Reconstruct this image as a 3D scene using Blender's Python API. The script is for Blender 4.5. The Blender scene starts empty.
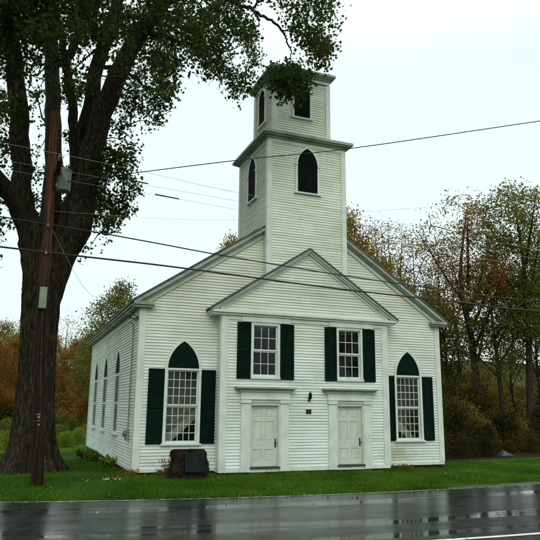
import bpy, math, random
import numpy as np
from mathutils import Vector
random.seed(7); RNG=np.random.default_rng(7)
S=bpy.context.scene; COL=S.collection
R=math.radians
# ---------------------------------------------------------------- camera numbers (solved from the photograph, metres)
CAM=np.array([-3.467,-20.159,2.003]); YAW,PITCH,ROLL,FPX=.375,.217,.010,623.2
def _axes():
    fw=np.array([math.sin(YAW)*math.cos(PITCH),math.cos(YAW)*math.cos(PITCH),math.sin(PITCH)])
    r=np.array([math.cos(YAW),-math.sin(YAW),0]); u=np.cross(r,fw)
    return r*math.cos(ROLL)+u*math.sin(ROLL), -r*math.sin(ROLL)+u*math.cos(ROLL), fw
CR,CU,CF=_axes()
def at(x,y,Y):            # point on the plane y = Y seen at photo position x, y
    v=CR*(x-270)/FPX+CU*(270-y)/FPX+CF
    return CAM+v*(Y-CAM[1])/v[1]
def project(P):
    v=P-CAM; z=v@CF
    return 270+FPX*(v@CR)/z, 270-FPX*(v@CU)/z
cam=bpy.data.cameras.new('camera'); co=bpy.data.objects.new('camera',cam); COL.objects.link(co); S.camera=co
cam.sensor_width=36; cam.lens=36*FPX/540; cam.clip_end=3000; cam.clip_start=.1
from mathutils import Matrix
m=Matrix(((CR[0],CU[0],-CF[0],CAM[0]),(CR[1],CU[1],-CF[1],CAM[1]),(CR[2],CU[2],-CF[2],CAM[2]),(0,0,0,1)))
co.matrix_world=m
# ---------------------------------------------------------------- materials
def mat(name):
    m=bpy.data.materials.new(name); m.use_nodes=True; nt=m.node_tree
    return m,nt,nt.nodes['Principled BSDF'],nt.nodes['Material Output']
def N(nt,t,**kw):
    n=nt.nodes.new(t)
    for k,v in kw.items():
        if k in n.inputs: n.inputs[k].default_value=v
        else: setattr(n,k,v)
    return n
def ramp(nt,src,stops):
    n=nt.nodes.new('ShaderNodeValToRGB'); nt.links.new(src,n.inputs[0]); e=n.color_ramp.elements
    while len(e)<len(stops): e.new(.5)
    for a,(p,c) in zip(e,stops): a.position=p; a.color=(*c,1) if len(c)==3 else c
    return n
def noise(nt,scale,detail=4,vec=None,scl=None,rough=.55):
    n=N(nt,'ShaderNodeTexNoise',Scale=scale,Detail=detail,Roughness=rough)
    tc=N(nt,'ShaderNodeNewGeometry')
    src=tc.outputs['Position']
    if scl:
        mp=N(nt,'ShaderNodeMapping'); mp.inputs['Scale'].default_value=scl; nt.links.new(src,mp.inputs[0]); src=mp.outputs[0]
    nt.links.new(src,n.inputs['Vector'])
    return n
def bump(nt,b,src,strength,dist):
    n=N(nt,'ShaderNodeBump',Strength=strength,Distance=dist); nt.links.new(src,n.inputs['Height']); nt.links.new(n.outputs[0],b.inputs['Normal']); return n
def simple(name,c1,c2,scale=3,rough=.6,bs=.2,bd=.01,scl=None,lo=.35,hi=.65,metal=0,spec=.5):
    m,nt,b,o=mat(name); n=noise(nt,scale,5,scl=scl); r=ramp(nt,n.outputs[0],[(lo,c1),(hi,c2)])
    nt.links.new(r.outputs[0],b.inputs['Base Color']); b.inputs['Roughness'].default_value=rough; b.inputs['Metallic'].default_value=metal
    b.inputs['Specular IOR Level'].default_value=spec
    if bs:
        n2=noise(nt,scale*6,4,scl=scl); bump(nt,b,n2.outputs[0],bs,bd)
    return m
def siding():
    m,nt,b,o=mat('white_clapboard_paint')
    a=noise(nt,.5,5,scl=(1,1,1.5)); r=ramp(nt,a.outputs[0],[(.3,(.57,.59,.49)),(.55,(.69,.71,.62)),(.75,(.76,.78,.72))])
    g0=N(nt,'ShaderNodeNewGeometry'); sz=N(nt,'ShaderNodeSeparateXYZ'); nt.links.new(g0.outputs['Position'],sz.inputs[0]); nz=noise(nt,.9,4)
    zz=N(nt,'ShaderNodeMath',operation='MULTIPLY_ADD'); nt.links.new(nz.outputs[0],zz.inputs[0]); zz.inputs[1].default_value=2.2; nt.links.new(sz.outputs[2],zz.inputs[2])
    zr=N(nt,'ShaderNodeMapRange'); nt.links.new(zz.outputs[0],zr.inputs[0]); zr.inputs[1].default_value=3.9; zr.inputs[2].default_value=6.3
    zm=N(nt,'ShaderNodeMix',data_type='RGBA'); nt.links.new(zr.outputs[0],zm.inputs[0]); zm.inputs[6].default_value=(.97,1.04,1.10,1); zm.inputs[7].default_value=(1.01,1.02,.985,1)
    rb=ramp(nt,g0.outputs['Random Per Island'],[(0,(.88,.88,.86)),(.3,(.97,.97,.96)),(1,(1.02,1.02,1.02))]); zq=N(nt,'ShaderNodeMix',data_type='RGBA',blend_type='MULTIPLY'); zq.inputs[0].default_value=1; nt.links.new(zm.outputs[2],zq.inputs[6]); nt.links.new(rb.outputs[0],zq.inputs[7]); zm=zq
    r0=r; r=N(nt,'ShaderNodeMix',data_type='RGBA',blend_type='MULTIPLY'); r.inputs[0].default_value=1; nt.links.new(r0.outputs[0],r.inputs[6]); nt.links.new(zm.outputs[2],r.inputs[7])
    # streaky dirt along the boards
    s=noise(nt,2.2,6,scl=(.6,.6,7)); rs=ramp(nt,s.outputs[0],[(.35,(.8,.81,.74)),(.55,(1,1,1))])
    mx=N(nt,'ShaderNodeMix',data_type='RGBA',blend_type='MULTIPLY'); mx.inputs[0].default_value=.55
    nt.links.new(r.outputs[2],mx.inputs[6]); nt.links.new(rs.outputs[0],mx.inputs[7])
    # mildew stain low on the right-hand wing, a shape of its own
    g=N(nt,'ShaderNodeNewGeometry'); mp=N(nt,'ShaderNodeMapping'); mp.inputs['Location'].default_value=(-9.45/.95,0,-.42/.36); mp.inputs['Scale'].default_value=(1/.95,.0,1/.36)
    nt.links.new(g.outputs['Position'],mp.inputs[0]); ln=N(nt,'ShaderNodeVectorMath',operation='LENGTH'); nt.links.new(mp.outputs[0],ln.inputs[0])
    n3=noise(nt,5,4); ad=N(nt,'ShaderNodeMath',operation='MULTIPLY_ADD'); nt.links.new(n3.outputs[0],ad.inputs[0]); ad.inputs[1].default_value=1.2; nt.links.new(ln.outputs['Value'],ad.inputs[2])
    rm=ramp(nt,ad.outputs[0],[(.75,(.75,.75,.75)),(1.0,(0,0,0))])
    rm.color_ramp.elements[0].position=.8; 
    dv=N(nt,'ShaderNodeMath',operation='MULTIPLY'); nt.links.new(ad.outputs[0],dv.inputs[0]); dv.inputs[1].default_value=.55
    nt.links.new(dv.outputs[0],rm.inputs[0]); rm.color_ramp.elements[0].position=.5; rm.color_ramp.elements[1].position=.92
    m2=N(nt,'ShaderNodeMix',data_type='RGBA'); nt.links.new(rm.outputs[0],m2.inputs[0]); nt.links.new(mx.outputs[2],m2.inputs[6]); m2.inputs[7].default_value=(.36,.36,.19,1)
    nt.links.new(m2.outputs[2],b.inputs['Base Color']); b.inputs['Roughness'].default_value=.55
    n4=noise(nt,30,3,scl=(.3,.3,3)); bump(nt,b,n4.outputs[0],.25,.004)
    return m
M={}
M['siding']=siding()
M['trim']=simple('white_trim_paint',(.52,.57,.49),(.66,.71,.63),2.2,.5,.15,.004,lo=.3,hi=.6)
M['door']=simple('cream_door_paint',(.50,.54,.46),(.60,.63,.54),3,.45,.12,.003)
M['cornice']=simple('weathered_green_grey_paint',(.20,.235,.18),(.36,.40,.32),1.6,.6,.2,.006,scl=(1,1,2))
M['roof']=simple('dark_shingles',(.035,.045,.035),(.075,.09,.07),5,.6,.5,.02)
M['green']=simple('dark_green_paint',(.0015,.009,.006),(.003,.015,.009),3,.6,.1,.003,spec=.05)
M['louver']=simple('black_green_louver_and_shade',(.002,.005,.004),(.004,.009,.007),3,.7,.1,.003,spec=.05)
M['brick']=simple('brick_foundation',(.035,.016,.012),(.13,.06,.042),9,.9,1,.05,spec=.1)
M['threshold']=simple('dark_wet_step',(.02,.035,.022),(.04,.06,.04),6,.4,.2,.01)
M['darkroom']=simple('dark_interior_shade_and_panelling',(.010,.006,.005),(.028,.014,.012),2,.7,0)  # near-black colour carries the shade of unlit rooms; also the stair spandrels
M['plaster']=simple('pale_interior_plaster',(.55,.6,.5),(.7,.72,.62),1.2,.8,0)
M['stair']=simple('white_stair_paint',(.78,.82,.76),(.85,.88,.82),2,.5,0)
M['black']=simple('black_iron',(.008,.008,.008),(.02,.02,.018),9,.4,.1,.003)
M['maroon']=simple('maroon_plaque_metal',(.035,.008,.006),(.06,.014,.01),9,.35,.1,.003,metal=.3)
M['grey']=simple('grey_metal',(.16,.18,.16),(.26,.28,.26),5,.45,.1,.003,metal=.4)
M['canp']=simple('grey_green_enamel',(.07,.085,.08),(.13,.145,.13),4,.4,.05,.003)
M['boxp']=simple('pale_green_box_paint',(.15,.21,.13),(.21,.28,.19),6,.5,.1,.003)
M['porc']=simple('brown_porcelain',(.03,.015,.01),(.06,.03,.02),5,.2,0)
M['cable']=simple('black_cable_sheath',(.006,.007,.006),(.014,.015,.013),3,.6,0)
M['thinwire']=simple('grey_bare_conductor',(.3,.33,.31),(.45,.48,.46),3,.5,0,metal=.2)
M['bronze']=simple('dark_bronze_plaque',(.003,.008,.009),(.007,.015,.016),8,.55,.3,.006,metal=.3,spec=.2)
M['bronze_hi']=simple('worn_bronze',(.008,.018,.019),(.013,.027,.029),8,.5,.2,.004,metal=.3)
M['rock']=simple('mossy_boulder_stone',(.010,.008,.004),(.04,.028,.018),5,.95,1,.09,spec=.08)
M['tarp']=simple('blue_grey_tarp',(.012,.02,.032),(.025,.036,.05),3,.5,.3,.02)
def glass():
    m,nt,b,o=mat('window_glass'); nt.nodes.remove(b)
    t=N(nt,'ShaderNodeBsdfTransparent'); t.inputs[0].default_value=(.86,.9,.86,1); g=N(nt,'ShaderNodeBsdfGlossy',Roughness=.03); g.inputs[0].default_value=(.55,.6,.6,1)
    f=N(nt,'ShaderNodeFresnel',IOR=1.5); n=noise(nt,2.5,2); bp=N(nt,'ShaderNodeBump',Strength=.15,Distance=.02); nt.links.new(n.outputs[0],bp.inputs['Height'])
    nt.links.new(bp.outputs[0],g.inputs['Normal']); x=N(nt,'ShaderNodeMixShader'); nt.links.new(f.outputs[0],x.inputs[0]); nt.links.new(t.outputs[0],x.inputs[1]); nt.links.new(g.outputs[0],x.inputs[2])
    nt.links.new(x.outputs[0],o.inputs[0]); return m
M['glass']=glass()
def bark(name,c1,c2,c3,sc=5,dist=.05):
    m,nt,b,o=mat(name); w=noise(nt,sc,9,scl=(2.6,2.6,.42),rough=.72); r=ramp(nt,w.outputs[0],[(.36,c1),(.52,c2),(.66,c3)])
    l=noise(nt,1.1,3); rl=ramp(nt,l.outputs[0],[(.35,(.75,.85,.6)),(.65,(1.1,1,1))]); mx=N(nt,'ShaderNodeMix',data_type='RGBA',blend_type='MULTIPLY'); mx.inputs[0].default_value=1
    nt.links.new(r.outputs[0],mx.inputs[6]); nt.links.new(rl.outputs[0],mx.inputs[7]); nt.links.new(mx.outputs[2],b.inputs['Base Color'])
    b.inputs['Roughness'].default_value=.8; b.inputs['Specular IOR Level'].default_value=.1; bump(nt,b,w.outputs[0],1,dist); return m
M['bark']=bark('old_maple_bark',(.009,.007,.005),(.052,.042,.028),(.16,.135,.095),7,.12)
M['bark2']=bark('forest_bark',(.010,.008,.006),(.035,.028,.020),(.08,.065,.05),7,.03)
def polewood():
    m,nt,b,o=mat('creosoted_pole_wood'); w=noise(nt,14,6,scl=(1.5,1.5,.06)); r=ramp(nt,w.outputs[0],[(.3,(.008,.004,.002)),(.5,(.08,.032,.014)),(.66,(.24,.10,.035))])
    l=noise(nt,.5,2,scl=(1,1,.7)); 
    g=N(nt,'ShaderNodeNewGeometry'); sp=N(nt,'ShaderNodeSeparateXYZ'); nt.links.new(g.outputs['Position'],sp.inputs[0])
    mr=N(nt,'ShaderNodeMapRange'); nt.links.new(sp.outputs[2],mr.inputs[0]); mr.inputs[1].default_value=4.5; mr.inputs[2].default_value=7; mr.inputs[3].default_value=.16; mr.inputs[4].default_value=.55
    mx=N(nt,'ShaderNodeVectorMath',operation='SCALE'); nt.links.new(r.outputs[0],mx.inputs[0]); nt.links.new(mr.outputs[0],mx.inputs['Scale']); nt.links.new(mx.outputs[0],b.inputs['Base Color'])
    b.inputs['Roughness'].default_value=.7; b.inputs['Specular IOR Level'].default_value=.15; bump(nt,b,w.outputs[0],.7,.02); return m
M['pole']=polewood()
def leaf(name,stops,rough=.5,trans=.35,patch=None):
    m,nt,b,o=mat(name); g=N(nt,'ShaderNodeNewGeometry'); n=noise(nt,.55,3)
    ad=N(nt,'ShaderNodeMath',operation='MULTIPLY_ADD'); nt.links.new(g.outputs['Random Per Island'],ad.inputs[0]); ad.inputs[1].default_value=.45
    nm=N(nt,'ShaderNodeMath',operation='MULTIPLY_ADD'); nt.links.new(n.outputs[0],nm.inputs[0]); nm.inputs[1].default_value=1.6; nm.inputs[2].default_value=-.52
    nt.links.new(nm.outputs[0],ad.inputs[2]); r=ramp(nt,ad.outputs[0],stops)
    nt.links.new(r.outputs[0],b.inputs['Base Color']); b.inputs['Roughness'].default_value=rough; b.inputs['Specular IOR Level'].default_value=.08
    t=N(nt,'ShaderNodeBsdfTranslucent'); nt.links.new(r.outputs[0],t.inputs[0]); x=N(nt,'ShaderNodeMixShader'); x.inputs[0].default_value=trans
    nt.links.new(b.outputs[0],x.inputs[1]); nt.links.new(t.outputs[0],x.inputs[2]); nt.links.new(x.outputs[0],o.inputs[0]); return m
M['leaf']=leaf('maple_leaves',[(0,(.008,.019,.003)),(.5,(.026,.050,.006)),(.85,(.070,.095,.012)),(1,(.15,.11,.02))],trans=.45)
M['lf_green']=leaf('dull_green_leaves',[(0,(.025,.036,.006)),(.45,(.095,.115,.016)),(.8,(.20,.19,.03)),(1,(.32,.22,.04))],trans=.5)
M['lf_olive']=leaf('olive_autumn_leaves',[(0,(.040,.040,.006)),(.4,(.14,.12,.018)),(.75,(.27,.16,.025)),(1,(.38,.18,.03))],trans=.5)
M['lf_rust']=leaf('rusty_autumn_leaves',[(0,(.035,.036,.006)),(.35,(.12,.065,.012)),(.7,(.28,.10,.013)),(1,(.38,.19,.022))],trans=.45)
M['lf_red']=leaf('dark_red_creeper_leaves',[(0,(.06,.008,.008)),(.5,(.17,.015,.015)),(1,(.26,.05,.03))],trans=.45)
M['lf_gold']=leaf('golden_leaves',[(0,(.07,.045,.006)),(.5,(.22,.13,.015)),(1,(.36,.23,.03))])
M['lf_brown']=leaf('brown_thicket_leaves',[(0,(.010,.014,.003)),(.5,(.036,.034,.008)),(1,(.10,.062,.012))])
M['lf_bush']=leaf('fresh_green_shrub_leaves',[(0,(.03,.06,.006)),(.5,(.15,.21,.02)),(1,(.32,.36,.035))])
M['grassb']=leaf('grass_blades',[(0,(.012,.040,.002)),(.4,(.034,.095,.004)),(.8,(.085,.165,.008)),(1,(.19,.21,.02))],.7,.3)
M['litter']=leaf('pale_fallen_leaves',[(0,(.05,.03,.01)),(.5,(.12,.08,.03)),(1,(.4,.36,.2))],.6,.1)
def ground():
    m,nt,b,o=mat('lawn_and_forest_floor'); a=noise(nt,.35,5); r=ramp(nt,a.outputs[0],[(.3,(.014,.042,.002)),(.55,(.030,.080,.003)),(.75,(.065,.105,.007))])
    f=noise(nt,40,3); rf=ramp(nt,f.outputs[0],[(.3,(.55,.55,.55)),(.7,(1.3,1.3,1.3))]); mx=N(nt,'ShaderNodeMix',data_type='RGBA',blend_type='MULTIPLY'); mx.inputs[0].default_value=1
    nt.links.new(r.outputs[0],mx.inputs[6]); nt.links.new(rf.outputs[0],mx.inputs[7])
    # bare soil patches by vertex attribute (along the foundation, wood floor)
    at_=N(nt,'ShaderNodeAttribute',attribute_name='soil'); n=noise(nt,2.2,5); ad=N(nt,'ShaderNodeMath',operation='MULTIPLY_ADD'); nt.links.new(n.outputs[0],ad.inputs[0]); ad.inputs[1].default_value=.9; nt.links.new(at_.outputs['Fac'],ad.inputs[2])
    rs=ramp(nt,ad.outputs[0],[(.72,(0,0,0)),(.95,(1,1,1))]); m2=N(nt,'ShaderNodeMix',data_type='RGBA'); nt.links.new(rs.outputs[0],m2.inputs[0]); nt.links.new(mx.outputs[2],m2.inputs[6]); 
    d=noise(nt,9,5); rd=ramp(nt,d.outputs[0],[(.35,(.008,.006,.003)),(.65,(.035,.021,.010))]); nt.links.new(rd.outputs[0],m2.inputs[7])
    nt.links.new(m2.outputs[2],b.inputs['Base Color']); b.inputs['Roughness'].default_value=.75; b.inputs['Specular IOR Level'].default_value=.04; bump(nt,b,f.outputs[0],.8,.05); return m
M['ground']=ground()
def road():
    m,nt,b,o=mat('wet_asphalt')
    tc=N(nt,'ShaderNodeUVMap'); tc.uv_map='UVMap'           # u along the road, v across it (metres)
    def un(scale,scl,detail=4):
        mp=N(nt,'ShaderNodeMapping'); mp.inputs['Scale'].default_value=scl; nt.links.new(tc.outputs[0],mp.inputs[0]); n=N(nt,'ShaderNodeTexNoise',Scale=scale,Detail=detail); nt.links.new(mp.outputs[0],n.inputs['Vector']); return n
    a=un(3,(1,1,1),5); r=ramp(nt,a.outputs[0],[(.3,(.010,.012,.011)),(.7,(.034,.037,.035))]); nt.links.new(r.outputs[0],b.inputs['Base Color'])
    # water film: long streaks, and standing water in the wheel ruts
    s=un(1,(.10,1.5,1),5); p=un(1,(.35,2.2,1),4)
    sp=N(nt,'ShaderNodeSeparateXYZ'); nt.links.new(tc.outputs[0],sp.inputs[0])
    def rut(c,w):
        d=N(nt,'ShaderNodeMath',operation='SUBTRACT'); nt.links.new(sp.outputs[1],d.inputs[0]); d.inputs[1].default_value=c
        q=N(nt,'ShaderNodeMath',operation='ABSOLUTE'); nt.links.new(d.outputs[0],q.inputs[0])
        k=N(nt,'ShaderNodeMapRange'); nt.links.new(q.outputs[0],k.inputs[0]); k.inputs[1].default_value=w; k.inputs[2].default_value=w*.35; k.inputs[3].default_value=0; k.inputs[4].default_value=1; k.interpolation_type='SMOOTHSTEP'; return k
    r1,r2,r3=rut(1.45,.42),rut(3.9,.55),rut(5.2,.3)
    mxx=N(nt,'ShaderNodeMath',operation='MAXIMUM'); nt.links.new(r1.outputs[0],mxx.inputs[0]); nt.links.new(r2.outputs[0],mxx.inputs[1])
    mx3=N(nt,'ShaderNodeMath',operation='MAXIMUM'); nt.links.new(mxx.outputs[0],mx3.inputs[0]); nt.links.new(r3.outputs[0],mx3.inputs[1])
    pm=ramp(nt,p.outputs[0],[(.40,(0,0,0)),(.56,(1,1,1))]); wt=N(nt,'ShaderNodeMath',operation='MULTIPLY'); nt.links.new(mx3.outputs[0],wt.inputs[0]); nt.links.new(pm.outputs[0],wt.inputs[1])
    rr=ramp(nt,s.outputs[0],[(.35,(.10,)*3),(.65,(.21,)*3)])
    mr=N(nt,'ShaderNodeMix',data_type='FLOAT'); nt.links.new(wt.outputs[0],mr.inputs[0]); nt.links.new(rr.outputs[0],mr.inputs[2]); mr.inputs[3].default_value=.035
    nt.links.new(mr.outputs[0],b.inputs['Roughness']); b.inputs['IOR'].default_value=1.33
    q2=un(1,(.16,1.1,1),5); rsp=ramp(nt,q2.outputs[0],[(.38,(.045,)*3),(.66,(.24,)*3)]); ms=N(nt,'ShaderNodeMix',data_type='FLOAT'); nt.links.new(wt.outputs[0],ms.inputs[0]); nt.links.new(rsp.outputs[0],ms.inputs[2]); ms.inputs[3].default_value=.60; nt.links.new(ms.outputs[0],b.inputs['Specular IOR Level'])
    g=un(70,(1,1,1),3); inv=N(nt,'ShaderNodeMath',operation='SUBTRACT'); inv.inputs[0].default_value=1; nt.links.new(wt.outputs[0],inv.inputs[1])
    bs=N(nt,'ShaderNodeMath',operation='MULTIPLY'); nt.links.new(inv.outputs[0],bs.inputs[0]); bs.inputs[1].default_value=.26
    w=un(1,(.5,5,1),3)
    b1=N(nt,'ShaderNodeBump',Distance=.004); nt.links.new(g.outputs[0],b1.inputs['Height']); nt.links.new(bs.outputs[0],b1.inputs['Strength'])
    b2=N(nt,'ShaderNodeBump',Distance=.010,Strength=.22); nt.links.new(w.outputs[0],b2.inputs['Height']); nt.links.new(b1.outputs[0],b2.inputs['Normal']); nt.links.new(b2.outputs[0],b.inputs['Normal'])
    return m
M['road']=road()
M['line']=simple('worn_road_paint',(.22,.23,.22),(.7,.72,.7),9,.3,.2,.004,lo=.3,hi=.42)
M['line2']=simple('faint_road_paint',(.05,.055,.05),(.45,.47,.45),7,.3,.3,.004,lo=.40,hi=.62)
M['gravel']=simple('wet_shoulder_gravel',(.035,.03,.024),(.13,.12,.10),22,.6,1,.03)
M['hill']=simple('wooded_hillside',(.03,.045,.022),(.12,.115,.06),.12,.9,1,4,lo=.35,hi=.7,spec=0)
M['hillg']=M['hill']
def pondm():
    m,nt,b,o=mat('pond_water'); b.inputs['Base Color'].default_value=(.03,.04,.04,1); b.inputs['Roughness'].default_value=.05; return m
M['pond']=pondm()
# ---------------------------------------------------------------- mesh helpers
class MB:
    def __init__(s): s.v=[]; s.f=[]
    def quad(s,*p): i=len(s.v); s.v+= [tuple(map(float,q)) for q in p]; s.f.append(tuple(range(i,i+len(p))))
    def box(s,x0,x1,y0,y1,z0,z1):
        i=len(s.v); s.v+=[(x,y,z) for z in (z0,z1) for y in (y0,y1) for x in (x0,x1)]
        s.f+=[tuple(i+k for k in q) for q in ((0,2,3,1),(4,5,7,6),(0,1,5,4),(2,6,7,3),(0,4,6,2),(1,3,7,5))]
    def prism(s,poly,O,U,V,Nn,d0,d1):     # polygon (a,b) in plane O+aU+bV extruded along Nn from d0 to d1
        O,U,V,Nn=map(np.array,(O,U,V,Nn)); n=len(poly); i=len(s.v)
        for d in (d0,d1):
            for a,b in poly: s.v.append(tuple(O+a*U+b*V+d*Nn))
        s.f.append(tuple(range(i+n-1,i-1,-1))); s.f.append(tuple(range(i+n,i+2*n)))
        for k in range(n): s.f.append((i+k,i+(k+1)%n,i+n+(k+1)%n,i+n+k))
    def ring(s,outer,inner,O,U,V,Nn,d0,d1):  # open band between two polylines of equal length
        O,U,V,Nn=map(np.array,(O,U,V,Nn)); n=len(outer); i=len(s.v)
        for pl in (outer,inner):
            for d in (d0,d1):
                for a,b in pl: s.v.append(tuple(O+a*U+b*V+d*Nn))
        o0,o1,i0,i1=i,i+n,i+2*n,i+3*n
        for k in range(n-1):
            s.f+=[(o1+k,o1+k+1,i1+k+1,i1+k),(o0+k,o0+k+1,o1+k+1,o1+k),(i0+k,i1+k,i1+k+1,i0+k+1),(o0+k,i0+k,i0+k+1,o0+k+1)]
        for k in (0,n-1): s.f.append((o0+k,o1+k,i1+k,i0+k))
    def tube(s,pts,rad,sides=8,cap=True):
        pts=np.array(pts,float); n=len(pts); rad=np.broadcast_to(rad,(n,)); i=len(s.v)
        t=np.gradient(pts,axis=0); t/=np.linalg.norm(t,axis=1)[:,None]+1e-9
        a=np.array([1,0,0]) if abs(t[0][0])<.8 else np.array([0,1,0]); u=np.cross(t[0],a); u/=np.linalg.norm(u)
        for k in range(n):
            u=u-t[k]*(u@t[k]); u/=np.linalg.norm(u)+1e-9; w=np.cross(t[k],u)
            for j in range(sides):
                q=2*math.pi*j/sides; s.v.append(tuple(pts[k]+rad[k]*(u*math.cos(q)+w*math.sin(q))))
        for k in range(n-1):
            for j in range(sides):
                j2=(j+1)%sides; s.f.append((i+k*sides+j,i+k*sides+j2,i+(k+1)*sides+j2,i+(k+1)*sides+j))
        if cap: s.f.append(tuple(i+j for j in range(sides-1,-1,-1))); s.f.append(tuple(i+(n-1)*sides+j for j in range(sides)))
    def lathe(s,c,prof,sides=16):
        i=len(s.v)
        for r_,z in prof:
            for j in range(sides):
                q=2*math.pi*j/sides; s.v.append((c[0]+r_*math.cos(q),c[1]+r_*math.sin(q),c[2]+z))
        for k in range(len(prof)-1):
            for j in range(sides):
                j2=(j+1)%sides; s.f.append((i+k*sides+j,i+k*sides+j2,i+(k+1)*sides+j2,i+(k+1)*sides+j))
        s.f.append(tuple(i+j for j in range(sides-1,-1,-1))); s.f.append(tuple(i+(len(prof)-1)*sides+j for j in range(sides)))
    def build(s,name,m,parent=None,smooth=False,bevel=0):
        me=bpy.data.meshes.new(name); me.from_pydata(s.v,[],s.f); me.update()
        me.materials.append(m); o=bpy.data.objects.new(name,me); COL.objects.link(o)
        if smooth: me.polygons.foreach_set('use_smooth',[True]*len(me.polygons))
        if parent:
            o.parent=parent; mw=world(parent); o.matrix_parent_inverse=mw.inverted()
        if bevel:
            b=o.modifiers.new('bevel','BEVEL'); b.width=bevel; b.segments=2; b.limit_method='ANGLE'
        return o
def world(o):
    w=o.matrix_basis.copy()
    while o.parent: w=o.parent.matrix_basis@(o.matrix_parent_inverse@w) if False else o.parent.matrix_basis@o.matrix_parent_inverse@w; o=o.parent
    return w
def boxes(name,m,parent,*bs,bevel=0):
    b=MB()
    for q in bs: b.box(*q)
    return b.build(name,m,parent,bevel=bevel)
def tag(o,label=None,cat=None,group=None,kind=None):
    for k,v in (('label',label),('category',cat),('group',group),('kind',kind)):
        if v: o[k]=v
    return o
def empty(name,loc):
    o=bpy.data.objects.new(name,None); o.location=loc; o.empty_display_size=.3; COL.objects.link(o); return o
X=(1,0,0);Y=(0,1,0);Z=(0,0,1);mY=(0,-1,0);mX=(-1,0,0)
# ---------------------------------------------------------------- terrain
def edge_y(x):            # far edge of the road
    d=np.clip(x-6,-22,22); s=np.sign(x-6)*np.maximum(np.abs(x-6)-22,0)
    return -5.07+.0122*d*d+2*.0122*22*np.abs(s)*.55
def gz(x,y):
    x=np.asarray(x,float); y=np.asarray(y,float)
    e=edge_y(x); t=np.clip((y-e)/4.2,0,1); z=-.16+(-.07+.16)*t*t*(3-2*t)
    z=np.where(y<e,-.16-.0*y,z)
    b=np.clip((y-1)/16,0,1); left=np.clip((1.5-x)/6,0,1)
    z=z-b*(.30+.50*left)                               # falls away beside and behind the church
    r=np.clip((x-8.2)/3,0,1)*np.clip((y+5)/4,0,1); z=z-.065*r*(1-b)
    z=z-np.clip((y-22)/80,0,1)*1.3
    return z
def build_ground():
    def axis(a,b,fine0,fine1,fs,g=1.14):
        v=list(np.arange(fine0,fine1,fs)); st=fs; q=fine0
        while q>a: st*=g; q-=st; v.insert(0,q)
        st=fs; q=v[-1]
        while q<b: st*=g; q+=st; v.append(q)
        return np.array(v)
    xs=axis(-900,900,-16,26,.33); ys=axis(-400,1100,-6,20,.33)
    gx,gy=np.meshgrid(xs,ys); e=edge_y(gx)
    z=gz(gx,gy)
    under=(gy<e+.05)&(gy>e-8.6); z=np.where(under,z-.10,z)
    ru=RNG.normal(0,.012,z.shape)*(gy>e+.3); z=z+ru*(np.abs(gx)<40)
    # hills
    v=np.stack([gx.ravel(),gy.ravel(),z.ravel()],1); nx,ny=len(xs),len(ys)
    idx=np.arange(nx*ny).reshape(ny,nx); f=np.stack([idx[:-1,:-1],idx[:-1,1:],idx[1:,1:],idx[1:,:-1]],-1).reshape(-1,4)
    me=bpy.data.meshes.new('ground'); me.from_pydata(v.tolist(),[],f.tolist()); me.materials.append(M['ground']); me.polygons.foreach_set('use_smooth',[True]*len(me.polygons))
    soil=np.zeros(gx.shape)
    # distance to the church footprint
    dx=np.maximum(np.maximum(0-gx,gx-11.5),0); dy=np.maximum(np.maximum(-.47-gy,gy-14),0); d=np.hypot(dx,dy)
    soil=np.maximum(soil,np.clip(.42-d*.42,0,.42)*((gx<1.2)|(gx>8.9)))
    soil=np.maximum(soil,np.clip((gy-(1.8+.15*(gx-12)))/1.2,0,1)*(gx>12.3)*.7)     # wood floor at the right
    soil=np.maximum(soil,.34*np.exp(-((gx-14)**2/3+(gy+1.2)**2/.3)))
    soil=np.maximum(soil,.30*np.clip(1-np.abs(gy-e-.15)/.4,0,1)*1.25)
    soil=np.maximum(soil,.40*np.exp(-(((gx+2.9)**2+(gy-2.4)**2)/2.2)))
    a=me.attributes.new('soil','FLOAT','POINT'); a.data.foreach_set('value',soil.ravel().astype(np.float32))
    o=bpy.data.objects.new('ground',me); COL.objects.link(o); tag(o,'dark green lawn sloping from the church to the road','ground',kind='structure')
build_ground()
def strip(name,m,o0,o1,dz,x0=-120,x1=140,step=1.0,uv=False,wob=0):
    xs=np.arange(x0,x1+.01,step); b=MB(); n=len(xs)
    for x in xs:
        e=float(edge_y(x)); s=(float(edge_y(x+.1))-e)/.1; nx,ny=s/math.hypot(1,s),-1/math.hypot(1,s)
        w0=RNG.normal(0,wob) if wob else 0
        b.v+= [(x+nx*(o0+w0),e+ny*(o0+w0),-.16+dz),(x+nx*o1,e+ny*o1,-.16+dz)]
    for k in range(n-1): b.f.append((2*k,2*k+1,2*k+3,2*k+2))
    o=b.build(name,m)
    if uv:
        u=o.data.uv_layers.new(name='UVMap')
        for p in o.data.polygons:
            for li,vi in zip(p.loop_indices,p.vertices): u.data[li].uv=(xs[vi//2],o0 if vi%2==0 else o1)
    return o
tag(strip('road',M['road'],-.02,7.6,.0,uv=True),'wet black asphalt road with standing water','road',kind='structure')
tag(strip('road_edge_line',M['line2'],.06,.145,.005),'thin white line along the church side of the road','road line',kind='structure')
tag(strip('road_line',M['line'],5.72,5.84,.005),'thick white line near the viewer along the wet road','road line',kind='structure')
tag(strip('road_shoulder',M['gravel'],-.28,-.0,.008,x0=8,x1=90,wob=.05,step=.35),'thin strip of wet gravel between lawn and road','shoulder',kind='structure')
tag(strip('road_verge',M['ground'],7.55,9.0,.012),'grass verge on the near side of the road','verge',kind='structure')
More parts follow.
